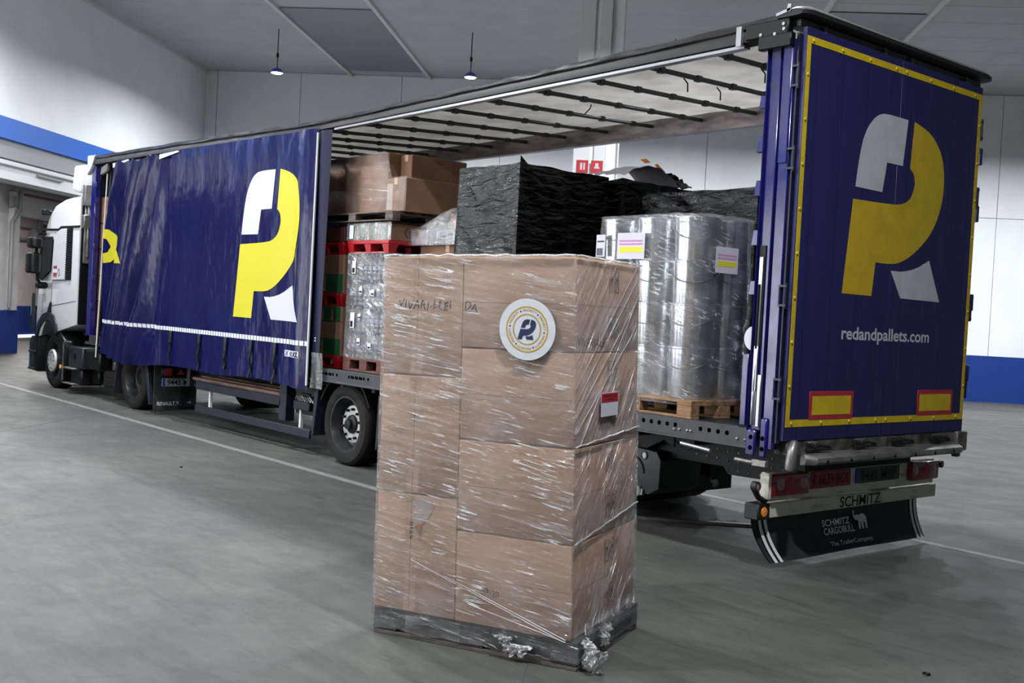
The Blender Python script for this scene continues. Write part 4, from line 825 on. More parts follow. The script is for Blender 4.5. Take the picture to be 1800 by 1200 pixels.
m_.prism(outer+inner[::-1], lambda a, c, d_: Vector((a, cy0+d_, c)), -.03, .06); m_.build('wheel_arch', M['darkmetal'], CB, bevel=.006)
m_ = MB(); m_.prism([(-16.1, .90), (-16.5, .88), (-16.62, .80), (-16.60, .26), (-16.15, .24)], lambda a, c, d_: Vector((a+(.1 if d_ < .3 or d_ > 2.2 else -.08), d_, c)), .04, 2.56); m_.build('front_bumper', M['black'], K, bevel=.03, seg=2)
m_ = MB(); m_.box(-16.40, -16.16, .02, .05, .36, .60); m_.box(-16.42, -16.12, .0, .12, .27, .31); m_.box(-16.42, -16.12, .0, .12, .58, .62); m_.build('cab_step', M['darkmetal'], K, bevel=.005)
m_ = MB(); m_.prism([(-16.49, 1.0), (-16.47, 1.6), (-16.40, 1.66), (-16.42, 1.0)], lambda a, c, d_: Vector((a-.0, d_, c)), .03, .09); m_.build('headlamp', M['glass'], K, bevel=.01)
m_ = MB(); m_.grid(lambda u_, v_: Vector((-16.36-.19+.40*v_+.16*(2*u_-1)**6*.6, .2+2.2*u_, 1.95+.80*v_)), 12, 4); m_.build('windscreen', M['glass'], K)
m_ = MB(); m_.tube([(-15.55, .10, 3.08), (-15.66, -.02, 3.12)], .03, 8); m_.box(-15.75, -15.60, -.08, .04, 3.04, 3.14); m_.build('roof_camera', M['black'], K, bevel=.02)
# mirrors
for (z0, z1, x0, x1, nm) in ((2.44, 2.63, -15.72, -15.38, 'upper_mirror'), (2.00, 2.36, -15.76, -15.42, 'main_mirror')):
    m_ = MB(); m_.box(x0, x1, -.32, -.13, z0, z1); MI = m_.build(nm, M['black'], K, bevel=.045, seg=3)
    m_ = MB(); m_.box(x1-.002, x1+.004, -.30, -.15, z0+.03, z1-.03); m_.build('mirror_glass', M['glass'], MI, bevel=.002)
m_ = MB(); m_.tube([(-15.85, .05, 2.72), (-15.72, -.08, 2.72), (-15.62, -.17, 2.70), (-15.56, -.19, 2.62), (-15.56, -.19, 2.40), (-15.58, -.15, 1.90), (-15.75, -.02, 1.78), (-15.88, .06, 1.78)], .028, 8); m_.build('mirror_arm', M['black'], K)
m_ = MB(); m_.box(-15.88, -15.62, -.10, .05, 1.74, 1.86); m_.build('mirror_foot', M['black'], K, bevel=.03)
# wheels, chassis
wheel(K, -15.50, .15, .485, .31, 'front', 1); wheel(K, -15.50, 2.45, .485, .31, 'front', -1)
wheel(K, -11.75, .10, .485, .56, 'drive', 1); wheel(K, -11.75, 2.50, .485, .56, 'drive', -1)
for y in (.85, 1.68):
    m_ = MB(); m_.box(-16.2, -10.9, y, y+.08, .62, .88); m_.build('frame_rail', M['chassis'], K, bevel=.005)
m_ = MB(); m_.tube([(-15.5, .3, .485), (-15.5, 2.3, .485)], .06); m_.tube([(-11.75, .3, .485), (-11.75, 2.3, .485)], .10); m_.lathe([(.0001, -.2), (.16, -.16), (.2, 0), (.16, .16), (.0001, .2)], (-11.75, 1.3, .485), 'x', 16); m_.build('axle', M['chassis'], K)
m_ = MB(); m_.lathe([(.0001, 0), (.42, 0), (.48, .05), (.48, .07), (.0001, .07)], (-12.2, 1.3, .86), 'z', 24); m_.build('coupling_plate', M['black'], K)
m_ = MB(); m_.box(-14.17, -14.13, .075, 2.52, 1.17, 3.30); m_.box(-14.13, -13.95, .5, .9, 1.2, 2.9); m_.build('cab_back_panel', M['black'], K, bevel=.01)
m_ = MB(); m_.hexa([(-14.55, .02, 3.42), (-14.12, .02, 3.36), (-14.12, 2.5, 3.36), (-14.55, 2.5, 3.42), (-14.62, .08, 3.86), (-14.10, .06, 3.84), (-14.10, 2.48, 3.84), (-14.62, 2.5, 3.86)]); m_.build('roof_deflector', M['strip'], K, bevel=.05, seg=2, label='pale wind deflector above the cab')
m_ = MB(); m_.box(-14.10, -14.05, .10, .5, 2.2, 3.4); m_.tube([(-14.02, .15, 2.3), (-14.02, .15, 3.5)], .03); m_.box(-14.08, -13.95, .05, .35, 3.15, 3.5); m_.box(-14.08, -13.95, .05, .35, 2.78, 3.0); m_.build('cab_rear_gear', M['alu'], K, bevel=.01)
for y in (.3, .5, .7):
    m_ = MB(); m_.tube([(-14.1, y+.5, 1.6), (-13.9, y+.45, 1.2), (-13.7, y+.4, 1.15), (-13.55, y+.4, 1.5)], .02, 8); m_.build('air_hose', M['signblue'] if y < .4 else M['plateRed'], K)
m_ = MB(); m_.box(-14.52, -13.86, .08, .60, .44, .80); m_.build('battery_box', M['darkmetal'], K, bevel=.02); m_ = MB(); m_.box(-14.25, -14.15, .06, .08, .60, .68); m_.build('box_latch', M['black'], K)
m_ = MB(); m_.box(-13.86, -13.2, .12, .60, .46, .78); m_.box(-14.5, -14.0, .12, .5, .16, .44); m_.box(-14.0, -13.7, .3, .55, .2, .46); m_.build('fuel_tank', M['black'], K, bevel=.03)
m_ = MB(); m_.box(-14.62, -14.14, .02, .20, .415, .44); m_.box(-14.60, -14.16, .02, .18, .16, .18); m_.tube([(-14.62, .04, .86), (-14.66, .04, .83), (-14.66, .04, .2)], .014, 6); m_.tube([(-14.30, .04, .87), (-14.60, .04, .87)], .012, 6); m_.build('side_step', M['alu'], K, bevel=.004)
m_ = MB(); m_.prism([(-15.08, .97), (-14.92, .86), (-14.84, .14), (-14.72, .14), (-14.70, .88), (-14.95, 1.02)], lambda a, c, d_: Vector((a, d_, c)), .06, .46); m_.build('front_mudguard', M['black'], K, bevel=.01)
m_ = MB(); m_.box(-14.86, -14.78, .045, .06, .39, .45); m_.build('side_marker_lamp', M['orange'], K, bevel=.004)
m_ = MB(); m_.lathe([(.20, .20), (.33, .20), (.46, .22), (.485, .26), (.475, .285), (.485, .30), (.475, .325), (.485, .34), (.475, .365), (.485, .38), (.485, .42), (.46, .47), (.33, .48), (.20, .46)], (-13.05, .66, 0), 'z', 40); m_.build('spare_tyre', M['tyre'], K)
m_ = MB(); m_.box(-13.1, -13.0, .3, 1.0, .48, .7); m_.box(-12.75, -12.35, .25, .40, .42, .46); m_.build('spare_bracket', M['alu'], K, bevel=.01)
for y0, y1 in ((.06, .68), (1.92, 2.54)):
    m_ = MB(); m_.lathe([(.545, y0), (.56, y0), (.56, y1), (.545, y1), (.545, y0)], (-11.75, 0, .485), 'y', 20, a0=radians(35), a1=radians(145))
    m_.build('drive_mudguard', M['black'], K)
    m_ = MB(); m_.hexa([(-12.42, y0-.0, .18), (-12.38, y0-.0, .18), (-12.38, y1, .18), (-12.42, y1, .18), (-12.28, y0, .80), (-12.20, y0, .84), (-12.20, y1, .84), (-12.28, y1, .80)]);  m_.build('mudguard_stay', M['bluegrey'], K, bevel=.006); m_ = MB(); m_.hexa([(-11.02, y0, .14), (-10.97, y0, .14), (-10.97, y0+.06, .14), (-11.02, y0+.06, .14), (-11.26, y0, .84), (-11.14, y0, .84), (-11.14, y0+.06, .84), (-11.26, y0+.06, .84)]); m_.build('mudguard_stay', M['bluegrey'], K, bevel=.006)
    xF = -10.85
    m_ = MB(); m_.box(xF-.01, xF, y0, y1+.04, .07, .80); FP = m_.build('mud_flap', M['flap'], K, bevel=.003)
    m_ = MB(); text_on(m_, 'RENAULT TRUCKS', .52, .055, lambda a, c: Vector((xF+.0012, y0+.06+a, .14+c)), bold=.008); m_.build('flap_lettering', M['flapwhite'], FP, smooth=False)
xP = -10.72
m_ = MB(); m_.box(xP-.01, xP, .13, .68, .43, .545); NP = m_.build('number_plate', M['plateOld'], K, bevel=.003)
m_ = MB(); text_on(m_, '9445 MBP', .44, .08, lambda a, c: Vector((xP+.0012, .205+a, .447+c)), bold=.008); m_.build('plate_lettering', M['black'], NP, smooth=False); m_ = MB(); m_.box(xP, xP+.001, .132, .17, .432, .543); m_.build('plate_band', M['euroblue'], NP, smooth=False)
m_ = MB(); m_.box(xP-.1, xP, .13, .60, .58, .70); TL = m_.build('rear_lamp', M['black'], K, bevel=.012); m_ = MB(); m_.box(xP, xP+.006, .15, .27, .59, .69); m_.add([(xP+.008, .34, .60), (xP+.008, .46, .60), (xP+.008, .40, .68)], [(0, 1, 2)]); m_.build('red_lens', M['red'], TL)
m_ = MB(); m_.box(-10.9, -10.7, .6, 2.0, .60, .72); m_.build('rear_cross_beam', M['chassis'], K, bevel=.01)
# ------------------------------------------------------------------ pallets
def pallet(loc, rz, Lx, Ly, label, mt, group=None, name='wooden_pallet', boards=5, hgt=.144, film_mat=None):
    e = empty(name, loc, label, 'pallet', group, rz=rz, local=True); k = hgt/.144
    wds = [.145, .10, .145, .10, .145]
    for i in range(5):
        y = (Ly-wds[i])*i/4; m_ = MB(); m_.box(0, Lx, y, y+wds[i], .122*k, .144*k); m_.build('deck_board', mt, e, bevel=.003)
    for x in (0, (Lx-.145)/2, Lx-.145):
        m_ = MB(); m_.box(x, x+.145, 0, Ly, .100*k, .122*k); m_.build('stringer_board', mt, e, bevel=.003)
        for y, w_ in ((0, .10), ((Ly-.145)/2, .145), (Ly-.10, .10)):
            m_ = MB(); m_.box(x, x+.145, y, y+w_, .022*k, .100*k); m_.build('block', mt, e, bevel=.004)
    for y, w_ in ((0, .10), ((Ly-.145)/2, .145), (Ly-.10, .10)):
        m_ = MB(); m_.box(0, Lx, y, y+w_, 0, .022*k); m_.build('bottom_board', mt, e, bevel=.003)
    return e
def carton_box(x0, x1, y0, y1, z0, z1, label, mt, group=None, name='carton', tape=True, extra=None):
    e = empty(name, ((x0+x1)/2, (y0+y1)/2, z0), label, 'box', group)
    m_ = MB(); m_.box(x0, x1, y0, y1, z0, z1); m_.build('carton_body', mt, e, bevel=.008)
    if tape:
        m_ = MB(); xm = (x0+x1)/2; m_.box(xm-.03, xm+.03, y0-.0015, y0, z1-.07, z1); m_.box(xm-.03, xm+.03, y0, y1, z1, z1+.0015); m_.build('packing_tape', M['buff'], e, smooth=False)
    if extra: extra(e)
    return e
# ------------------------------------------------------------------ front load: seven cartons on a pallet in stretch film
Nn, Ll, Ff = Vector((.723, -2.589, 0)), Vector((-.323, -3.064, 0)), Vector((.336, -1.727, 0))
Nt, Lt, Ft = Vector((.640, -2.613, 2.064)), Vector((-.370, -3.062, 2.036)), Vector((.345, -1.83, 2.064))
Z0 = .146
def S(a, b_, c):
    lo = Nn+(Ll-Nn)*a+(Ff-Nn)*b_; lo.z = Z0; hi = Nt+(Lt-Nt)*a+(Ft-Nt)*b_; return lo+(hi-lo)*c
nf = Vector((Nn.y-Ll.y, -(Nn.x-Ll.x), 0)).normalized()
ns = Vector((Ff.y-Nn.y, -(Ff.x-Nn.x), 0)).normalized()
FA = lambda a, c, d_=0: S(a, 0, c)+nf*d_
SB = lambda b_, c, d_=0: S(0, b_, c)+ns*d_
exd = (Ll-Nn).normalized(); PB = Vector((.745, -2.560, 0))
pallet(PB+Vector((-.0, 0, 0)), atan2(exd.y, exd.x)-pi/2+pi/2, 1.19, -.93 if False else .93, 'weathered grey wooden pallet on the floor under the film-wrapped cartons', M['wooddark'])
pl_ = [o for o in COL.objects if o.name.startswith('wooden_pallet')][0]
# the pallet's local x runs to the left corner; its depth must run away from the camera
for c_ in pl_.children:
    if c_.name.startswith('bottom_board'): c_.data.materials[0] = M['woodold']
pl_.location = PB+exd*1.19; pl_.rotation_euler = (0, 0, atan2(-exd.y, -exd.x))
AS = .572
def fcarton(a0, a1, c0, c1, label):
    g = .0018; p = [S(a1-g, 0, c0+g), S(a0+g, 0, c0+g), S(a0+g, 1, c0+g), S(a1-g, 1, c0+g), S(a1-g, 0, c1-g), S(a0+g, 0, c1-g), S(a0+g, 1, c1-g), S(a1-g, 1, c1-g)]
    base = (p[0]+p[1]+p[2]+p[3])/4; e = empty('carton', base, label, 'box', 'brown cartons stacked on the floor pallet')
    m_ = MB(); m_.hexa(p); m_.build('carton_body', M['kraft'], e, bevel=.007, seg=2); return e
tn = ['bottom', 'third from top', 'second from top', 'top']; RC = []; LC = []
for k in range(4): RC.append(fcarton(0, AS, k/4, (k+1)/4, ['lowest flat-lying brown carton in the right column on the floor pallet', 'third flat-lying brown carton from the top, right column, between two crossing creases', 'second flat-lying brown carton from the top, right column, carrying the red pouch level', 'topmost flat-lying brown carton, right column, behind the round white sticker'][k]))
for k in range(3): LC.append(fcarton(AS, 1, k/3, (k+1)/3, ['lowest upright brown carton in the left column, with a torn pale patch', 'middle upright brown carton in the left column of the floor pallet', 'topmost upright brown carton, left column, with black handwriting'][k]))
for k, e in enumerate(RC):
    cm = (k+.5)/4; m_ = MB(); g = .0008
    m_.add([FA(AS-.02, cm-.012, .0012), FA(.02, cm-.012, .0012), FA(.02, cm+.012, .0012), FA(AS-.02, cm+.012, .0012)], [(0, 1, 2, 3)])
    m_.build('packing_tape', M['kraft2'], e, smooth=False)
    m_ = MB(); m_.add([FA(AS-.01, cm-.0006, .0020), FA(.01, cm-.0006, .0020), FA(.01, cm+.0006, .0020), FA(AS-.01, cm+.0006, .0020)], [(0, 1, 2, 3)]); m_.add([SB(.01, cm-.0006, .0016), SB(.99, cm-.0006, .0016), SB(.99, cm+.0006, .0016), SB(.01, cm+.0006, .0016)], [(0, 1, 2, 3)]); m_.build('flap_seam', M['crack'], e, smooth=False)
    m_ = MB()   # printed handling marks on the side
    for cr in (cm-.055, cm+.07):
        for b0 in (.50, .585):
            w_, h_ = .05, .030; t_ = .0016
            for (q0, q1, c0, c1) in ((b0, b0+w_, cr-h_, cr-h_+t_*1.2), (b0, b0+w_, cr+h_-t_*1.2, cr+h_), (b0, b0+.005, cr-h_, cr+h_), (b0+w_-.005, b0+w_, cr-h_, cr+h_), (b0+w_*.42, b0+w_*.58, cr-h_*.5, cr+h_*.5), (b0+w_*.25, b0+w_*.75, cr+h_*.1, cr+h_*.3), (b0-.018, b0-.012, cr-h_*1.2, cr+h_*1.1)):
                m_.add([SB(q0, c0, .002), SB(q1, c0, .002), SB(q1, c1, .002), SB(q0, c1, .002)], [(0, 1, 2, 3)])
    m_.build('handling_mark', M['ink'], e, smooth=False)
for k, e in enumerate(LC):
    am = (AS+1)/2+.025; c0, c1 = k/3+.006, (k+1)/3-.006; m_ = MB()
    m_.add([FA(am+.03, c0, .0012), FA(am-.03, c0, .0012), FA(am-.03, c1, .0012), FA(am+.03, c1, .0012)], [(0, 1, 2, 3)]); m_.build('packing_tape', M['kraft2'], e, smooth=False)
    m_ = MB(); m_.add([FA(am+.002, c0, .002), FA(am, c0, .002), FA(am, c1, .002), FA(am+.002, c1, .002)], [(0, 1, 2, 3)]); m_.build('flap_seam', M['crack'], e, smooth=False)
m_ = MB(); m_.prism([(0, 0), (.085, 0), (.10, -.02), (.085, -.055), (.06, -.085), (.03, -.105), (.02, -.10), (0, -.11)], lambda a, c, d_: FA(.79-a, .328+c*.75, .0022+d_), 0, .001); m_.build('torn_patch', M['buffgrey'], LC[0], smooth=False)
m_ = MB(); m_.prism([(.02, -.10), (.03, -.105), (.038, -.15), (.02, -.13), (.0, -.115)], lambda a, c, d_: FA(.79-a, .328+c*.75, .003+d_), 0, .004); m_.build('torn_curl', M['kraftdark'], LC[0], smooth=False)
def write(par, txt, a0, c0, w, h, face=0, rot=0, **kw):
    v, f = text_geo(txt, w, h, **kw); m_ = MB()
    if rot: v = [(-y, x) for x, y in v]
    La, Hh = (Ll-Nn).length, 1.92; Lb = (Ff-Nn).length
    pts = [FA(a0-x/La, c0+y/Hh+.004*sin(x*60), .0026) if face == 0 else SB(a0+x/Lb, c0+y/Hh+.003*sin(x*50), .0026) for x, y in v]
    m_.add(pts, f); m_.build('handwriting', M['ink'], par, smooth=False)
write(LC[2], 'VIVARI-LLEI', .918, .852, .33, .045, shear=.15, spacing=1.1, bold=.006)
write(RC[3], 'DA', .560, .850, .078, .045, shear=.15, bold=.006)
write(RC[3], 'VIVARI-LLEI', .03, .765, .40, .045, face=1, shear=.1)
write(RC[0], '69-20', .435, .088, .10, .03, shear=-.2); write(LC[0], '6920', .80, .21, .09, .022, rot=1); write(LC[1], '69', .80, .54, .04, .02, rot=1)
# stretch film sleeve
fw = empty('stretch_wrap', (.2, -2.4, 0), 'clear wrinkled stretch film wound around the brown cartons and floor pallet', 'plastic film')
lens = [(Ll-Nn).length, (Ff-Nn).length]
pex = exd; pey = Vector((-exd.y, exd.x, 0)); pey = pey if pey.dot(Ff-Nn) > 0 else -pey
PC = [PB, PB+pey*.93, PB+pey*.93+pex*1.19, PB+pex*1.19]
cor = [(0, 0), (0, 1), (1, 1), (1, 0)]
def ring(t_, z):
    k = int(t_) % 4; f = t_-int(t_); c = (z-Z0)/1.915
    (a0, b0), (a1, b1) = cor[k], cor[(k+1) % 4]; p = S(a0+(a1-a0)*f, b0+(b1-b0)*f, max(c, 0)); ctr = S(.5, .5, max(c, 0))
    o_ = PC[k]+(PC[(k+1) % 4]-PC[k])*f; o_.z = 0
    w_ = min(max((z-.10)/.10, 0), 1); w_ = w_*w_*(3-2*w_)
    q = Vector((p.x, p.y, 0))*w_+o_*(1-w_)
    dr = (q-Vector((ctr.x, ctr.y, 0))).normalized(); return q, dr
def filmpt(u_, v_):
    t_ = 4*u_ % 4; k = int(t_) % 4; m0 = .035+.03*noise.noise(Vector((u_*30, 1, 0))); z = m0+(2.062-m0)*v_
    q, dr = ring(t_, z); L_ = 1.0
    if k in (0,): n_ = noise.noise(Vector((t_*2+z*2.2, (z-t_*.9)*18, 3)))
    else: n_ = noise.noise(Vector((t_*1.6, z*17+t_*1.0, 7)))
    f = t_-int(t_); e_ = min(f, 1-f); amp = .0045*min(1, e_*9)+.001
    q += dr*(.010+amp*n_+.004*noise.noise(Vector((t_*6, z*5, 1)))*min(1, e_*9)); 
    zt = z+(2.036-2.062)*(z/2.06)*(1 if k == 2 else (f if k == 1 else (1-f if k == 3 else 0)))
    return Vector((q.x, q.y, zt))
def fuv(p, mi):
    # metres around the load and up it
    for k, (o_, dvec) in enumerate(((Nn, (Ff-Nn).normalized()), (Ll, (Nn-Ll).normalized()))):
        pass
    if mi == 0: return ((Vector((p.x, p.y, 0))-Ll).dot((Nn-Ll).normalized()), p.z)
    if mi == 1: return ((Vector((p.x, p.y, 0))-Nn).dot((Ff-Nn).normalized()), p.z)
    return (p.x, p.y)
b = MB(); NUU = 200; NVV = 150; b.grid(filmpt, NUU, NVV, wrap=True)
for i in range(len(b.m)):
    u_ = (i % NUU)/NUU; row = i//NUU; k = int(4*u_)
    b.m[i] = 1 if k in (0, 2) else 0
    if row < 9: b.m[i] = 2
b.build('film_sleeve', [M['film_front'], M['film_side'], M['film_low']], fw, uvf=lambda p, mi: fuv(p, 0 if mi != 1 else 1))
b = MB(); b.grid(lambda u_, v_: S(u_, v_, 1)+Vector((0, 0, .010+.006*noise.noise(Vector((u_*9, v_*9, 2))))), 40, 40); b.build('film_top', M['film_front'], fw, uvf=lambda p, mi: (p.x, p.y))
# rolled film ropes: diagonal creases and the top edge
m_ = MB()
def rope(pts, r_): m_.tube([p+Vector((0, 0, .003*sin(i*2.1))) for i, p in enumerate(pts)], r_, 6)
for (c0, c1) in ((.505, .53), (.252, .305)):
    m_ = MB(); rope([SB(t_/14, c0+(c1-c0)*t_/14, .014) for t_ in range(15)], .0045); m_.build('film_crease', M['film_rope'], fw)
m_ = MB()
rope([FA(t_/20, 1.002+.002*sin(t_*3), .010) for t_ in range(21)], .005); rope([SB(t_/14, 1.002, .010) for t_ in range(15)], .005)
m_.build('film_crease', M['film_rope'], fw)
for j, (b0, c0, b1, c1) in enumerate(((.0, .62, .95, .97), (.0, .66, .9, .99), (.0, .58, .92, .90), (0, .54, .85, .80), (.05, .50, .98, .93))):
    P0_, P1_ = [SB(b0+(b1-b0)*i/12, c0+(c1-c0)*i/12, .012) for i in range(13)], None
    m_ = MB(); m_.tube(P0_, .0016, 5); m_.build('film_strand', M['film_rope'], fw)
for j, (a0, c0, a1, c1) in enumerate(((.02, .005, .62, .12), (.02, .0, .5, .055), (.03, .0, .8, .15))):
    m_ = MB(); m_.tube([FA(a0+(a1-a0)*i/12, c0+(c1-c0)*i/12, .013) for i in range(13)], .002, 5); m_.build('film_strand', M['film_rope'], fw)
# loose crumpled tails
def tail(c, ax, up, w_, h_, seed):
    c, ax, up = Vector(c), Vector(ax).normalized(), Vector(up); n_ = ax.cross(up).normalized()
    def f(u_, v_):
        p = c+ax*w_*(u_-.5)*(1-.35*v_+.3*noise.noise(Vector((v_*3, seed, 0))))-Vector((0, 0, 1))*h_*v_*(.8+.3*noise.noise(Vector((u_*4, seed, 2))))
        p += n_*(.035*noise.noise(Vector((u_*6, v_*6, seed)))+.02*noise.noise(Vector((u_*15, v_*13, seed+4))))
        p.z = max(p.z, .004+.01*abs(noise.noise(Vector((u_*9, v_*9, seed))))); return p
    m_ = MB(); m_.grid(f, 22, 22); return m_
tail(PB+Vector((.045, .03, .17)), ns*.6+nf*.6, (0, 0, 1), .13, .17, 1).build('film_tail', M['film_loose'], fw)
tail(PB+Vector((.075, .06, .12)), ns*.9+nf*.1, (0, 0, 1), .12, .15, 5).build('film_tail', M['film_loose'], fw)
tail(PB+pey*.30+ns*.035+Vector((0, 0, .17)), pey, (0, 0, 1), .13, .13, 9).build('film_tail', M['film_loose'], fw)
tail(PB+pex*.33+nf*.025+Vector((0, 0, .09)), -pex, (0, 0, 1), .17, .075, 13).build('film_tail', M['film_loose'], fw)
tail(PB+pex*.40+nf*.025+Vector((0, 0, .12)), -pex, (0, 0, 1), .10, .03, 17).build('film_tail', M['film_loose'], fw)
# round sticker on the film
sc_ = FA(.229, .806, .018); ex_ = (Nt-Lt).normalized(); ex_ = Vector((ex_.x, ex_.y, 0)).normalized(); ez_ = (FA(.23, .9)-FA(.23, .7)).normalized(); en_ = nf
def ST(x, y, d_=0): return sc_+ex_*x+ez_*y+en_*d_
R0 = .156; m_ = MB(); ring_ = [(R0*cos(2*pi*k/64), R0*sin(2*pi*k/64)) for k in range(64)]
m_.prism(ring_, lambda a, c, d_: ST(a, c, d_), 0, .002); STK = m_.build('round_sticker', M['stickerwhite'], fw, label='round white sticker with gold rings and navy emblem')
def annulus(m_, r0, r1, d_, n=72):
    vs = []; 
    for k in range(n): a = 2*pi*k/n; vs += [ST(r0*cos(a), r0*sin(a), d_), ST(r1*cos(a), r1*sin(a), d_)]
    m_.add(vs, [(2*k, 2*k+1, (2*k+3) % (2*n), (2*k+2) % (2*n)) for k in range(n)])
m_ = MB(); annulus(m_, .1100, .1168, .0028); annulus(m_, .0738, .0778, .0028); annulus(m_, .0715, .0722, .0028); annulus(m_, .0795, .0802, .0028)
for k in range(6):
    a0 = radians(82-60*k); v, f = text_geo('PRIORITY', .078, .0130, bold=.012)
    pts = []
    for x, y in v:
        a = a0+.39-(x/.096); rr = .0905+y; pts.append(ST(rr*cos(a), rr*sin(a), .0028))
    m_.add(pts, f)
m_.build('gold_ring_lettering', M['goldink'], STK, smooth=False)
m_ = MB()
for k in range(6):
    a = radians(52-60*k); m_.prism([(.0045*cos(2*pi*j/8+pi/4*0), .0045*sin(2*pi*j/8)) for j in range(8)], lambda p, q, d_: ST(.096*cos(a)+p, .096*sin(a)+q, d_), .0026, .0030)
LF = lambda a, c, d_: ST(-.052+.104*a+.004*c, -.051+.102*c, d_)
skew = lambda a, c: a
for pl in (LOGO_W, LOGO_Y, LOGO_L): m_.prism([(a*.86+.16*c, c) for a, c in pl], LF, .0026, .0032)
m_.build('navy_emblem', M['navyink'], STK, smooth=False)
# document pouch on the side
Lb = (Ff-Nn).length
def PO(x, y, d_=0): return SB(.335+x/Lb, .575+y/1.92, .020+d_)
m_ = MB(); m_.prism([(0, 0), (.25, 0), (.25, .125), (0, .125)], PO, 0, .002); DP = m_.build('document_pouch', M['paper'], fw, label='document pouch with red top half')
m_ = MB(); m_.prism([(.004, .075), (.246, .075), (.246, .121), (.004, .121)], PO, .002, .003); m_.build('red_panel', M['firered'], DP, smooth=False)
m_ = MB()
for y, x0, x1 in ((.102, .03, .22), (.085, .09, .17)):
    x = x0
    while x < x1: m_.add([PO(x, y, .0034), PO(x+.009, y, .0034), PO(x+.009, y+.010, .0034), PO(x, y+.010, .0034)], [(0, 1, 2, 3)]); x += .012
m_.build('red_panel_print', M['darkred'], DP, smooth=False)
# ------------------------------------------------------------------ cargo in the trailer
D0 = TRZ
# tin pails on a pallet at the rear
pallet((-2.01, .05, D0), 0, 1.2, .8, 'new pale wooden pallet under the shiny metal pails at the trailer rear', M['wood'])
def make_pail():
    e = empty('metal_pail', (0, 0, 0), 'x', 'pail', local=True); R = .186; Hh = .40; wall = .003
    m_ = MB(); m_.lathe([(.0001, 0), (R*.90, 0), (R*.905, .005), (R*.97, Hh-.05), (R*.985, Hh-.05), (R*.985, Hh-.04), (R*.972, Hh-.04), (R*.975, Hh-.02), (R*1.0, Hh-.02), (R*1.01, Hh-.008), (R, Hh), (R*.965, Hh), (R*.96, Hh-.03), (.0001, Hh-.03)], (0, 0, 0), 'z', 40); m_.build('pail_body', M['zinc'], e)
    m_ = MB(); m_.tube([(R*.96*1.02*cos(a), -abs(R*1.0*sin(a))*1.0-.004, Hh-.075-.10*sin(-a if a < 0 else a)) for a in [pi*k/20 for k in range(21)]], .0035, 6); m_.build('wire_handle', M['wire'], e)
    m_ = MB(); m_.box(R*.95, R*1.03, -.02, .02, Hh-.10, Hh-.06); m_.box(-R*1.03, -R*.95, -.02, .02, Hh-.10, Hh-.06); m_.build('handle_ear', M['zinc'], e, bevel=.003)
    return e
pail0 = make_pail(); first = True
coln = {(2, 0): 'near rear corner column', (1, 0): 'near middle column', (0, 0): 'near forward column', (2, 1): 'far rear column', (1, 1): 'far middle column', (0, 1): 'far forward column'}
for i in range(3):
    for j in range(2):
        for k in range(4):
            e = pail0 if first else copy_tree(pail0); first = False
            e.location = (-1.81+.395*i, .26+.395*j, D0+.146+.334*k); e.rotation_euler = (0, 0, radians(20+5*k) if (i, j) == (2, 0) else radians(13*i+31*j+7*k))
            e['label'] = 'shiny tin pail, %s of the %s on the rear pallet' % (['lowest', 'second lowest', 'second highest', 'topmost'][k], coln[(i, j)]); e['group'] = 'metal pails stacked on the rear pallet'
pf = empty('pail_wrap', (-1.4, .46, D0), 'clear stretch film wound around the stacked metal pails, with two paper notices', 'plastic film')
PH = .146+.334*3+.40
def pring(u_, v_):
    a = 2*pi*u_; z = D0+.10+(PH+.02-.10)*v_
    hx, hy = .60, .405; c, s_ = cos(a), sin(a); ex2 = 5; rr = (abs(c)**ex2+abs(s_)**ex2)**(-1/ex2)
    x, y = hx*c*rr, hy*s_*rr
    n_ = noise.noise(Vector((x*3, y*3+z*2, z*11))); n2 = noise.noise(Vector((x*6, y*6, z*2)))
    k = 1+.012*n_+.015*n2; return Vector((-1.415+x*k, .457+y*k, z))
b = MB(); b.grid(pring, 160, 90, wrap=True); b.build('pail_film', M['film_pails'], pf, uvf=lambda p, mi: (p.x+p.y, p.z))
b = MB(); b.grid(lambda u_, v_: Vector((-2.0+1.17*u_, .07+.78*v_, D0+PH+.02+.02*noise.noise(Vector((u_*7, v_*7, 1))))), 24, 20); b.build('pail_film_top', M['film_pails'], pf, uvf=lambda p, mi: (p.x, p.y))
def notice(o_, ex1, ez1, w_, h_, par, nm='paper_notice'):
    o_, ex1, ez1 = Vector(o_), Vector(ex1), Vector(ez1); n_ = ex1.cross(ez1).normalized()
    q = lambda x, y, d_: o_+ex1*x+ez1*y+n_*d_
    m_ = MB(); m_.prism([(0, 0), (w_, 0), (w_, h_), (0, h_)], q, -.001, 0); e = m_.build(nm, M['paper'], par, smooth=False)
    for mt, rows in ((M['pinkink'], (.66, .54)), (M['yhl'], (.40, .33, .26))):
        m_ = MB()
        for r_ in rows:
            x = w_*.08
            while x < w_*.9: m_.add([q(x, h_*r_, .0015), q(x+w_*.035, h_*r_, .0015), q(x+w_*.035, h_*(r_+.06), .0015), q(x, h_*(r_+.06), .0015)], [(0, 1, 2, 3)]); x += w_*(.045 if mt is M['pinkink'] else .034)
        m_.build('notice_print', mt, e, smooth=False)
    return e
notice((-1.66, .030, 2.24), (1, 0, 0), (0, 0, 1), .30, .21, pf)
notice((-.795, .22, 2.15), (0, 1, 0), (0, 0, 1), .27, .20, pf)
m_ = MB(); m_.box(-1.90, -1.80, .030, .034, 2.26, 2.44); SL = m_.build('shipping_label', M['paper'], pf); m_ = MB()
for k in range(9): m_.box(-1.89+.008*k, -1.887+.008*k, .028, .03, 2.27, 2.33)
m_.box(-1.89, -1.81, .028, .03, 2.38, 2.39); m_.build('label_print', M['black'], SL, smooth=False)
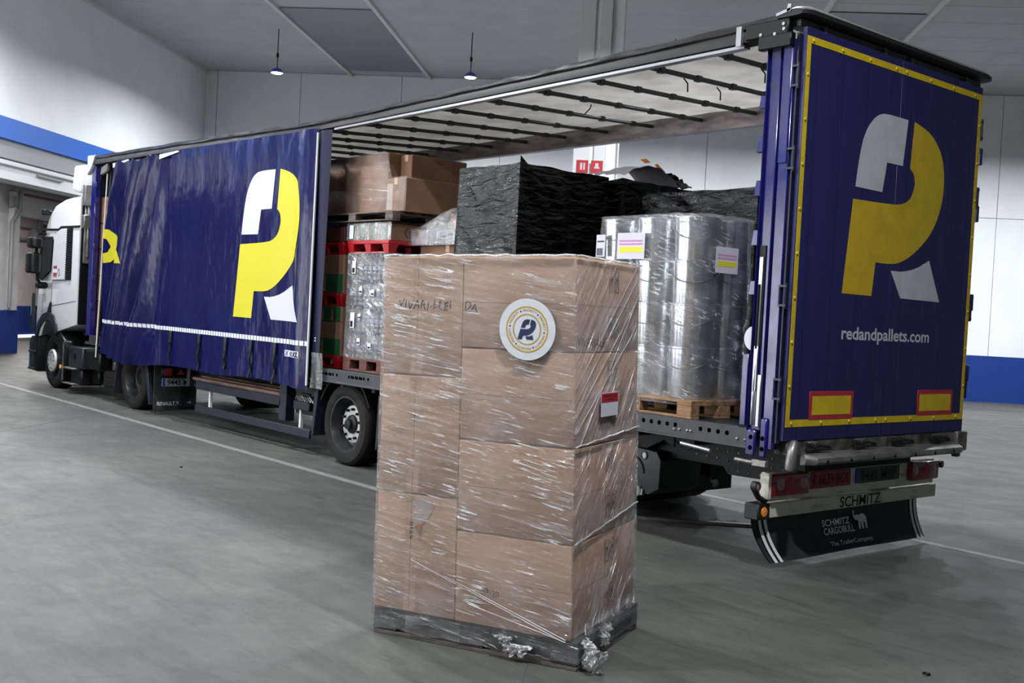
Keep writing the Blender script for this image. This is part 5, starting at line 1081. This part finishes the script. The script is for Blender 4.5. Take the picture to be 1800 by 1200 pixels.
# black wrapped pallets
def blackload(x0, x1, y0, y1, zt, label, seed, lean=0):
    e = empty('wrapped_pallet', ((x0+x1)/2, (y0+y1)/2, D0), label, 'pallet load', 'black film-wrapped pallet loads')
    m_ = MB(); m_.box(x0+.02, x1-.02, y0+.02, y1-.02, D0+.10, D0+.122)
    for x in (x0+.02, (x0+x1)/2-.07, x1-.16):
        for y in (y0+.02, (y0+y1)/2-.05, y1-.12): m_.box(x, x+.14, y, y+.1, D0, D0+.10)
    m_.build('pallet_base', M['woodold'], e, bevel=.003)
    cx, cy = (x0+x1)/2, (y0+y1)/2; hx, hy = (x1-x0)/2, (y1-y0)/2
    per = 2*(hx+hy)*2
    def P(u_, z, shrink=1):
        s_ = u_*4; k = int(s_) % 4; f = s_-int(s_)
        c4 = [(-1, -1), (1, -1), (1, 1), (-1, 1)]; (a0, b0), (a1, b1) = c4[k], c4[(k+1) % 4]; a, b_ = a0+(a1-a0)*f, b0+(b1-b0)*f
        x, y = cx+hx*a*shrink-lean*(z-D0)*(1 if a < 0 else 0)*-1, cy+hy*b_*shrink
        p = Vector((x, y, z)); n_ = noise.noise(Vector((x*2.5+seed, y*2.5, z*2.0+x+y)))*.035+noise.noise(Vector((x*4+seed, y*4, z*6+5*(x+y))))*.014+noise.noise(Vector((x*12+seed, y*12, z*14)))*.004
        ed = min(f, 1-f); am = min(1, ed*14+.15)
        return p+Vector((a, b_, 0)).normalized()*n_*am
    def side_(u_, v_):
        z = D0+.03+(zt-D0-.03)*v_; q = P(u_, z); q.z += v_*.02*noise.noise(Vector((u_*14, seed, 0))); return q
    m_ = MB(); m_.grid(side_, 140, 90, wrap=True)
    def top_(u_, v_):
        q = P(u_, zt, max(1-v_, .001)); q.z = zt+.02*noise.noise(Vector((u_*14, seed, 0)))*(1-v_)+.03*v_*(1+noise.noise(Vector((q.x*5, q.y*5, seed)))); return q
    m_.grid(top_, 140, 16, wrap=True); m_.build('black_film', M['blackwrap'], e); return e
B1 = blackload(-4.02, -3.06, .15, 1.30, 3.13, 'tall black film-wrapped pallet load with a sharp peaked corner, mid trailer', 3, .03)
m_ = MB(); m_.add([(-3.12, .20, 3.12), (-3.04, .14, 3.0), (-3.04, .26, 3.10), (-3.06, .15, 3.20)], [(0, 1, 3), (1, 2, 3), (0, 3, 2)]); m_.build('film_peak', M['blackwrap'], B1)
blackload(-3.95, -2.95, 1.38, 2.45, 3.12, 'black film-wrapped pallet load against the far side, with papers on top', 11)
blackload(-2.50, -1.18, 1.20, 2.45, 2.93, 'lower black film-wrapped pallet load behind the metal pails', 23)
# loose papers/plastic bag on top of the second load
m_ = MB(); m_.grid(lambda u_, v_: Vector((-3.55+.5*v_, 1.55+.75*u_, 3.20+.17*sin(u_*pi*.9)-.10*u_+.03*noise.noise(Vector((u_*5, v_*5, 0))))), 20, 12)
BG = m_.build('crumpled_bag', M['paper'], None, label='crumpled white printed bag lying on the far black load', cat='bag')
m_ = MB(); m_.grid(lambda u_, v_: Vector((-3.13+.085*v_, 1.80+.07*u_, 3.375-.03*u_)), 2, 2); m_.grid(lambda u_, v_: Vector((-3.10+.05*v_, 1.98+.12*u_, 3.345-.07*u_)), 2, 2); m_.build('bag_print', M['orange'], BG)
m_ = MB(); m_.grid(lambda u_, v_: Vector((-3.6+.55*v_, 2.2+.33*u_, 3.16+.12*(1-u_)+.03*noise.noise(Vector((u_*9, v_*7, 4))))), 16, 12); tag(m_.build('loose_film', M['blackwrap']), 'ruffled black film flap lying beside the white bag', 'plastic film')
# bottle pallet with red plastic pallet, cartons on top
pallet((-6.0, .20, D0), 0, .82, 1.2, 'reddish wooden pallet under the shrink-wrapped water bottles', M['woodred'])
def make_bottle():
    e = empty('water_bottle', (0, 0, 0), 'x', 'bottle', local=True); m_ = MB()
    m_.lathe([(.0001, 0), (.040, .0), (.043, .015), (.043, .05), (.040, .056), (.043, .062), (.043, .10), (.039, .108), (.039, .15), (.043, .158), (.043, .19), (.030, .235), (.014, .258), (.013, .268)], (0, 0, 0), 'z', 14); m_.build('bottle_body', M['pet'], e)
    m_ = MB(); m_.lathe([(.015, .262), (.015, .282), (.0001, .283)], (0, 0, 0), 'z', 10); m_.build('bottle_cap', M['capcol'], e)
    m_ = MB(); m_.lathe([(.0395, .110), (.0395, .148)], (0, 0, 0), 'z', 14); m_.build('bottle_label', M['labelblue'], e); return e
bt = make_bottle(); first = True
for k in range(4):
    for j in range(3):
        for i in range(9):
            e = bt if first else copy_tree(bt); first = False
            e.location = (-5.945+.0885*i, .265+.0885*j, D0+.146+.288*k)
            e['label'] = 'clear water bottle, %s layer, %s row, %s from the curtain side' % (['lowest', 'second lowest', 'second highest', 'top'][k], ['front', 'second', 'third'][j], ['first', 'second', 'third', 'fourth', 'fifth', 'sixth', 'seventh', 'eighth', 'ninth'][i]); e['group'] = 'wrapped water bottles'
for k in range(4):
    sh = carton_box(-5.99, -5.19, .52, 1.38, D0+.146+.288*k, D0+.146+.288*k+.28, 'pale shrink-wrapped pack behind the bottles, %s layer' % ['lowest', 'second lowest', 'second highest', 'top'][k], M['packgrey'], 'packs behind the bottles', name='bottle_pack', tape=False)
bf = empty('bottle_wrap', (-5.6, .3, D0), 'clear film around the stacked water bottles, with white barcode labels', 'plastic film')
def bring(u_, v_):
    z = D0+.12+1.19*v_; L_ = [(-6.0, 1.40), (-6.0, .205), (-5.18, .205), (-5.18, 1.40)]; s_ = u_*3*.9999; k = int(s_); f = s_-k; p = Vector((*L_[k], z)).lerp(Vector((*L_[k+1], z)), f)
    w_ = -.02*abs(sin((z-D0-.146)/.288*pi))**.5+.02; nn = noise.noise(Vector((p.x*9, p.y*9, z*9)))*.008
    return p+Vector((0, w_*.5+nn, 0)) if k == 1 else p+Vector((nn, 0, 0))
b = MB(); b.grid(bring, 120, 70); b.build('bottle_film', M['film_pails'], bf, uvf=lambda p, mi: (p.x+p.y, p.z*.5))
for x, z, w_, h_ in ((-5.88, 2.10, .07, .14), (-5.87, 1.50, .08, .17), (-5.72, 1.88, .06, .07), (-5.48, 1.86, .06, .07), (-5.72, 1.32, .06, .07), (-5.50, 1.28, .06, .07), (-5.72, 1.60, .05, .06)):
    m_ = MB(); m_.box(x, x+w_, .19, .194, z, z+h_); LB = m_.build('barcode_label', M['paper'], bf, smooth=False); m_ = MB()
    for k in range(6): m_.box(x+.01+.008*k, x+.014+.008*k, .187, .189, z+.01, z+h_*.45)
    m_.build('barcode', M['black'], LB, smooth=False)
def redpallet(x0, y0, Lx, Ly, z, label):
    e = empty('plastic_pallet', (x0, y0, z), label, 'pallet', 'red plastic pallets')
    m_ = MB(); m_.box(x0, x0+Lx, y0, y0+Ly, z+.10, z+.14); m_.build('deck', M['redplastic'], e, bevel=.006)
    for i in range(3):
        for j in range(3):
            xx = x0+(Lx-.13)*i/2; yy = y0+(Ly-.13)*j/2; m_ = MB()
            m_.hexa([(xx+.02, yy+.02, z), (xx+.11, yy+.02, z), (xx+.11, yy+.11, z), (xx+.02, yy+.11, z), (xx, yy, z+.10), (xx+.13, yy, z+.10), (xx+.13, yy+.13, z+.10), (xx, yy+.13, z+.10)]); m_.build('foot', M['redplastic'], e, bevel=.004)
    m_ = MB(); m_.box(x0+.03, x0+Lx-.03, y0+.02, y0+.08, z, z+.02); m_.box(x0+.03, x0+Lx-.03, y0+Ly-.08, y0+Ly-.02, z, z+.02); m_.build('runner', M['redplastic'], e, bevel=.003)
    return e
zt1 = D0+.146+.288*4
redpallet(-6.02, .20, .82, 1.2, zt1+.0, 'upper red plastic pallet resting on the water bottles')
def green_extra(e):
    pass
z2 = zt1+.142
def drinkbox(x0, x1, y0, y1, z0, z1, label, greenfrac=.6, vertical=False):
    e = empty('drinks_carton', ((x0+x1)/2, (y0+y1)/2, z0), label, 'box', 'green and brown drinks cartons')
    m_ = MB(); m_.box(x0, x1, y0, y1, z0, z1); m_.build('carton_body', M['kraftdark'], e, bevel=.006)
    m_ = MB()
    if vertical: m_.box(x0+.004, x1-.004, y0-.002, y0, z0+.004, z0+(z1-z0)*.5)
    else: m_.box(x0+.004, x1-.03, y0-.002, y0, z0+.004, z1-.004)
    m_.build('green_panel', M['green'], e, smooth=False); m_ = MB()
    n_ = 1 if vertical else 3; zt_ = z0+(z1-z0)*(.5 if vertical else .9)
    for k in range(n_):
        xc = x0+(x1-x0)*((k+.9)/(n_+.9) if not vertical else .5); m_.box(xc-.022, xc+.022, y0-.004, y0-.002, z0+.03, zt_-.05); m_.box(xc-.010, xc+.010, y0-.004, y0-.002, zt_-.05, zt_-.01)
    m_.build('bottle_print', M['kraftdark'], e, smooth=False); m_ = MB()
    for k in range(n_):
        xc = x0+(x1-x0)*((k+.9)/(n_+.9) if not vertical else .5); m_.box(xc-.018, xc+.018, y0-.005, y0-.004, z0+.015, z0+.05)
    m_.build('fruit_print', M['orange2'], e, smooth=False)
    m_ = MB(); xr = x1; m_.lathe([(.045, 0), (.055, 0), (.055, .001), (.045, .001)], (xr, y0+.25, (z0+z1)/2), 'x', 24); m_.build('round_emblem', M['ink'], e); return e
e = drinkbox(-6.02, -5.22, .22, 1.2, z2, z2+.18, 'green printed drinks carton under clear film on the upper red pallet')
m_ = MB(); m_.grid(lambda u_, v_: Vector((-6.05+.9*u_, .20+1.0*v_, z2+.19+.015*noise.noise(Vector((u_*8, v_*8, 0))))), 20, 20); m_.grid(lambda u_, v_: Vector((-6.05+.88*u_, .205+.008*noise.noise(Vector((u_*12, v_*6, 2))), z2+.0+.19*v_)), 24, 8); tag(m_.build('carton_wrap', M['film_loose2']), 'clear film over the green drinks carton', 'plastic film')
m_ = MB(); m_.box(-5.98, -5.90, .196, .20, z2+.02, z2+.17); m_.build('shipping_label', M['paper'], e)
# column B further forward
redpallet(-6.92, .20, .82, 1.2, D0, 'lowest red plastic pallet on the trailer deck beside the bottles')
zb = D0+.142
drinkbox(-6.90, -6.10, .22, 1.35, zb, zb+.38, 'brown and green drinks carton on the lowest red pallet', vertical=True)
drinkbox(-6.90, -6.10, .22, 1.35, zb+.382, zb+.56, 'green drinks carton just under the middle red pallet')
redpallet(-6.92, .20, .82, 1.2, zb+.565, 'middle red plastic pallet between drinks cartons')
drinkbox(-6.90, -6.10, .22, 1.35, zb+.707, zb+1.143, 'brown and green drinks carton above the middle red pallet', vertical=True)
redpallet(-6.92, .20, .82, 1.2, zb+1.145, 'topmost forward red plastic pallet, half hidden by the curtain')
carton_box(-6.90, -6.12, .22, 1.3, zb+1.29, zb+1.46, 'dark red and brown carton beside the green one', M['darkredcard'], tape=False)
z3 = z2+.205
pallet((-6.72, .18, z3), 0, 1.6, 1.2, 'dark wooden pallet carrying the big brown cartons', M['woodold'], hgt=.10)
z4 = z3+.102
def bigtext(e):
    m_ = MB(); v, f = text_geo('VSON', .30, .085, spacing=1.15); m_.add([(-6.33-y, .298, z4+.52-x) for x, y in v], f); m_.build('carton_lettering', M['ink2'], e, smooth=False)
    m_ = MB(); m_.box(-6.66, -5.45, .2975, .30, z4+.53, z4+.56); m_.build('packing_tape', M['kraft3'], e, smooth=False)
carton_box(-6.68, -5.42, .30, 1.25, z4, z4+.65, 'large brown carton with vertical lettering on top of the forward stack', M['kraftdark'], name='carton', tape=False, extra=bigtext)
carton_box(-5.41, -5.06, .28, 1.2, z4, z4+.36, 'narrow brown carton to the right of the large lettered one', M['kraftdark'], extra=lambda e: (MB().box(-5.39, -5.28, .276, .28, z4+.02, z4+.30)).build('shipping_label', M['buffgrey'], e))
carton_box(-5.41, -5.20, .45, 1.2, z4+.362, z4+.63, 'small brown carton on the narrow carton, wrapped in film', M['kraftdark'])
m_ = MB(); m_.grid(lambda u_, v_: Vector((-6.7+1.68*u_, .27+.006*noise.noise(Vector((u_*20, v_*8, 0))), z4+.66*v_*(1 if u_ < .76 else max(.56, 1-(u_-.76)*6)))), 60, 20); tag(m_.build('carton_film', M['film_cartons'], uvf=lambda p, mi: (p.x, p.z)), 'clear film stretched over the large brown cartons', 'plastic film')
# film-wrapped pale cartons between bottles and black load
pallet((-5.13, .55, D0), 0, 1.0, 1.2, 'wooden pallet under the pale film-wrapped cartons', M['wood'])
zc = D0+.146
for k in range(3): carton_box(-5.12, -4.15, .56, 1.7, zc+.42*k, zc+.42*k+.415, 'plain brown carton, %s of the hidden stack before the black load' % ['lowest', 'middle', 'upper'][k], M['kraftdark'], 'cartons under the pale box')
carton_box(-5.30, -4.92, .50, 1.2, zc+1.262, zc+1.42, 'pale pinkish film-wrapped carton beside the upper red pallet', M['pinkish'])
carton_box(-4.91, -4.45, .50, 1.2, zc+1.262, zc+1.42, 'grey carton beside the pale pinkish one', M['greycarton'], tape=False)
carton_box(-4.80, -4.20, .70, 1.5, zc+1.425, zc+1.60, 'brown carton bulging under crumpled clear film', M['kraft'])
carton_box(-5.0, -4.1, 1.75, 2.45, zc+1.5, zc+1.62, 'flat brown carton edge standing further back by the far side', M['kraftdark'])
carton_box(-5.0, -4.1, 1.75, 2.45, zc-.0, zc+1.5, 'tall plain carton under the flat brown carton', M['kraftdark'])
def hump(u_, v_):
    x = -5.32+1.15*u_; y = .46+.9*v_; hgt = 1.43+.20*min(1, max(0, (u_-.15)/.35))*min(1, v_*5+.35)
    return Vector((x, y, zc+hgt+.03*noise.noise(Vector((u_*7, v_*7, 3)))))
m_ = MB(); m_.grid(hump, 40, 30); m_.grid(lambda u_, v_: Vector((-5.32+1.15*u_, .465+.012*noise.noise(Vector((u_*9, v_*5, 8))), zc+1.25+(hump(u_, 0).z-zc-1.25)*v_)), 40, 14); tag(m_.build('crumpled_wrap', M['film_loose2']), 'crumpled clear film over the pale and brown cartons', 'plastic film')
# stack just behind the front bulkhead
pallet((-13.44, .10, D0), 0, .9, 1.2, 'wooden pallet at the front end of the trailer', M['woodred'])
for k in range(5): carton_box(-13.42, -12.55, .12, 1.3, D0+.146+.42*k, D0+.146+.42*k+.415, 'dull brown carton, %s at the front end of the trailer' % ['lowest', 'second', 'third', 'fourth', 'topmost'][k], M['kraftdark'], 'cartons at the front end')
for i in range(2):  # stacks added to darken the gaps where the lit wall showed through
    for k in range(3): carton_box(-6.92+.92*i, -6.03+.92*i, 1.46, 2.44, D0+.02+.74*k, D0+.02+.74*k+.735, 'big plain carton added to hide the lit wall, %s of the %s stack along the far side behind the drinks' % (['lowest', 'middle', 'top'][k], ['forward', 'rear'][i]), M['kraftdark'], 'added cartons along the far side')
# small debris on the floor
for i, (x, y) in enumerate(((1.75, -1.0), (-6.1, -1.6), (-1.55, -1.2))):
    m_ = MB(); m_.lathe([(.0001, 0), (.02, .002), (.014, .012), (.0001, .015)], (x, y, 0), 'z', 7); m_.v = [(a+.01*noise.noise(Vector((a*90, c*90, 0))), c+.02*noise.noise(Vector((a*70, 3, c*70))), z) for a, c, z in m_.v]
    tag(m_.build('floor_scrap', M['black']), ['dark scrap on the floor right of the pallet', 'dark speck on the floor left of the pallet', 'tiny dark scrap on the floor between pallet and trailer'][i], 'scrap')
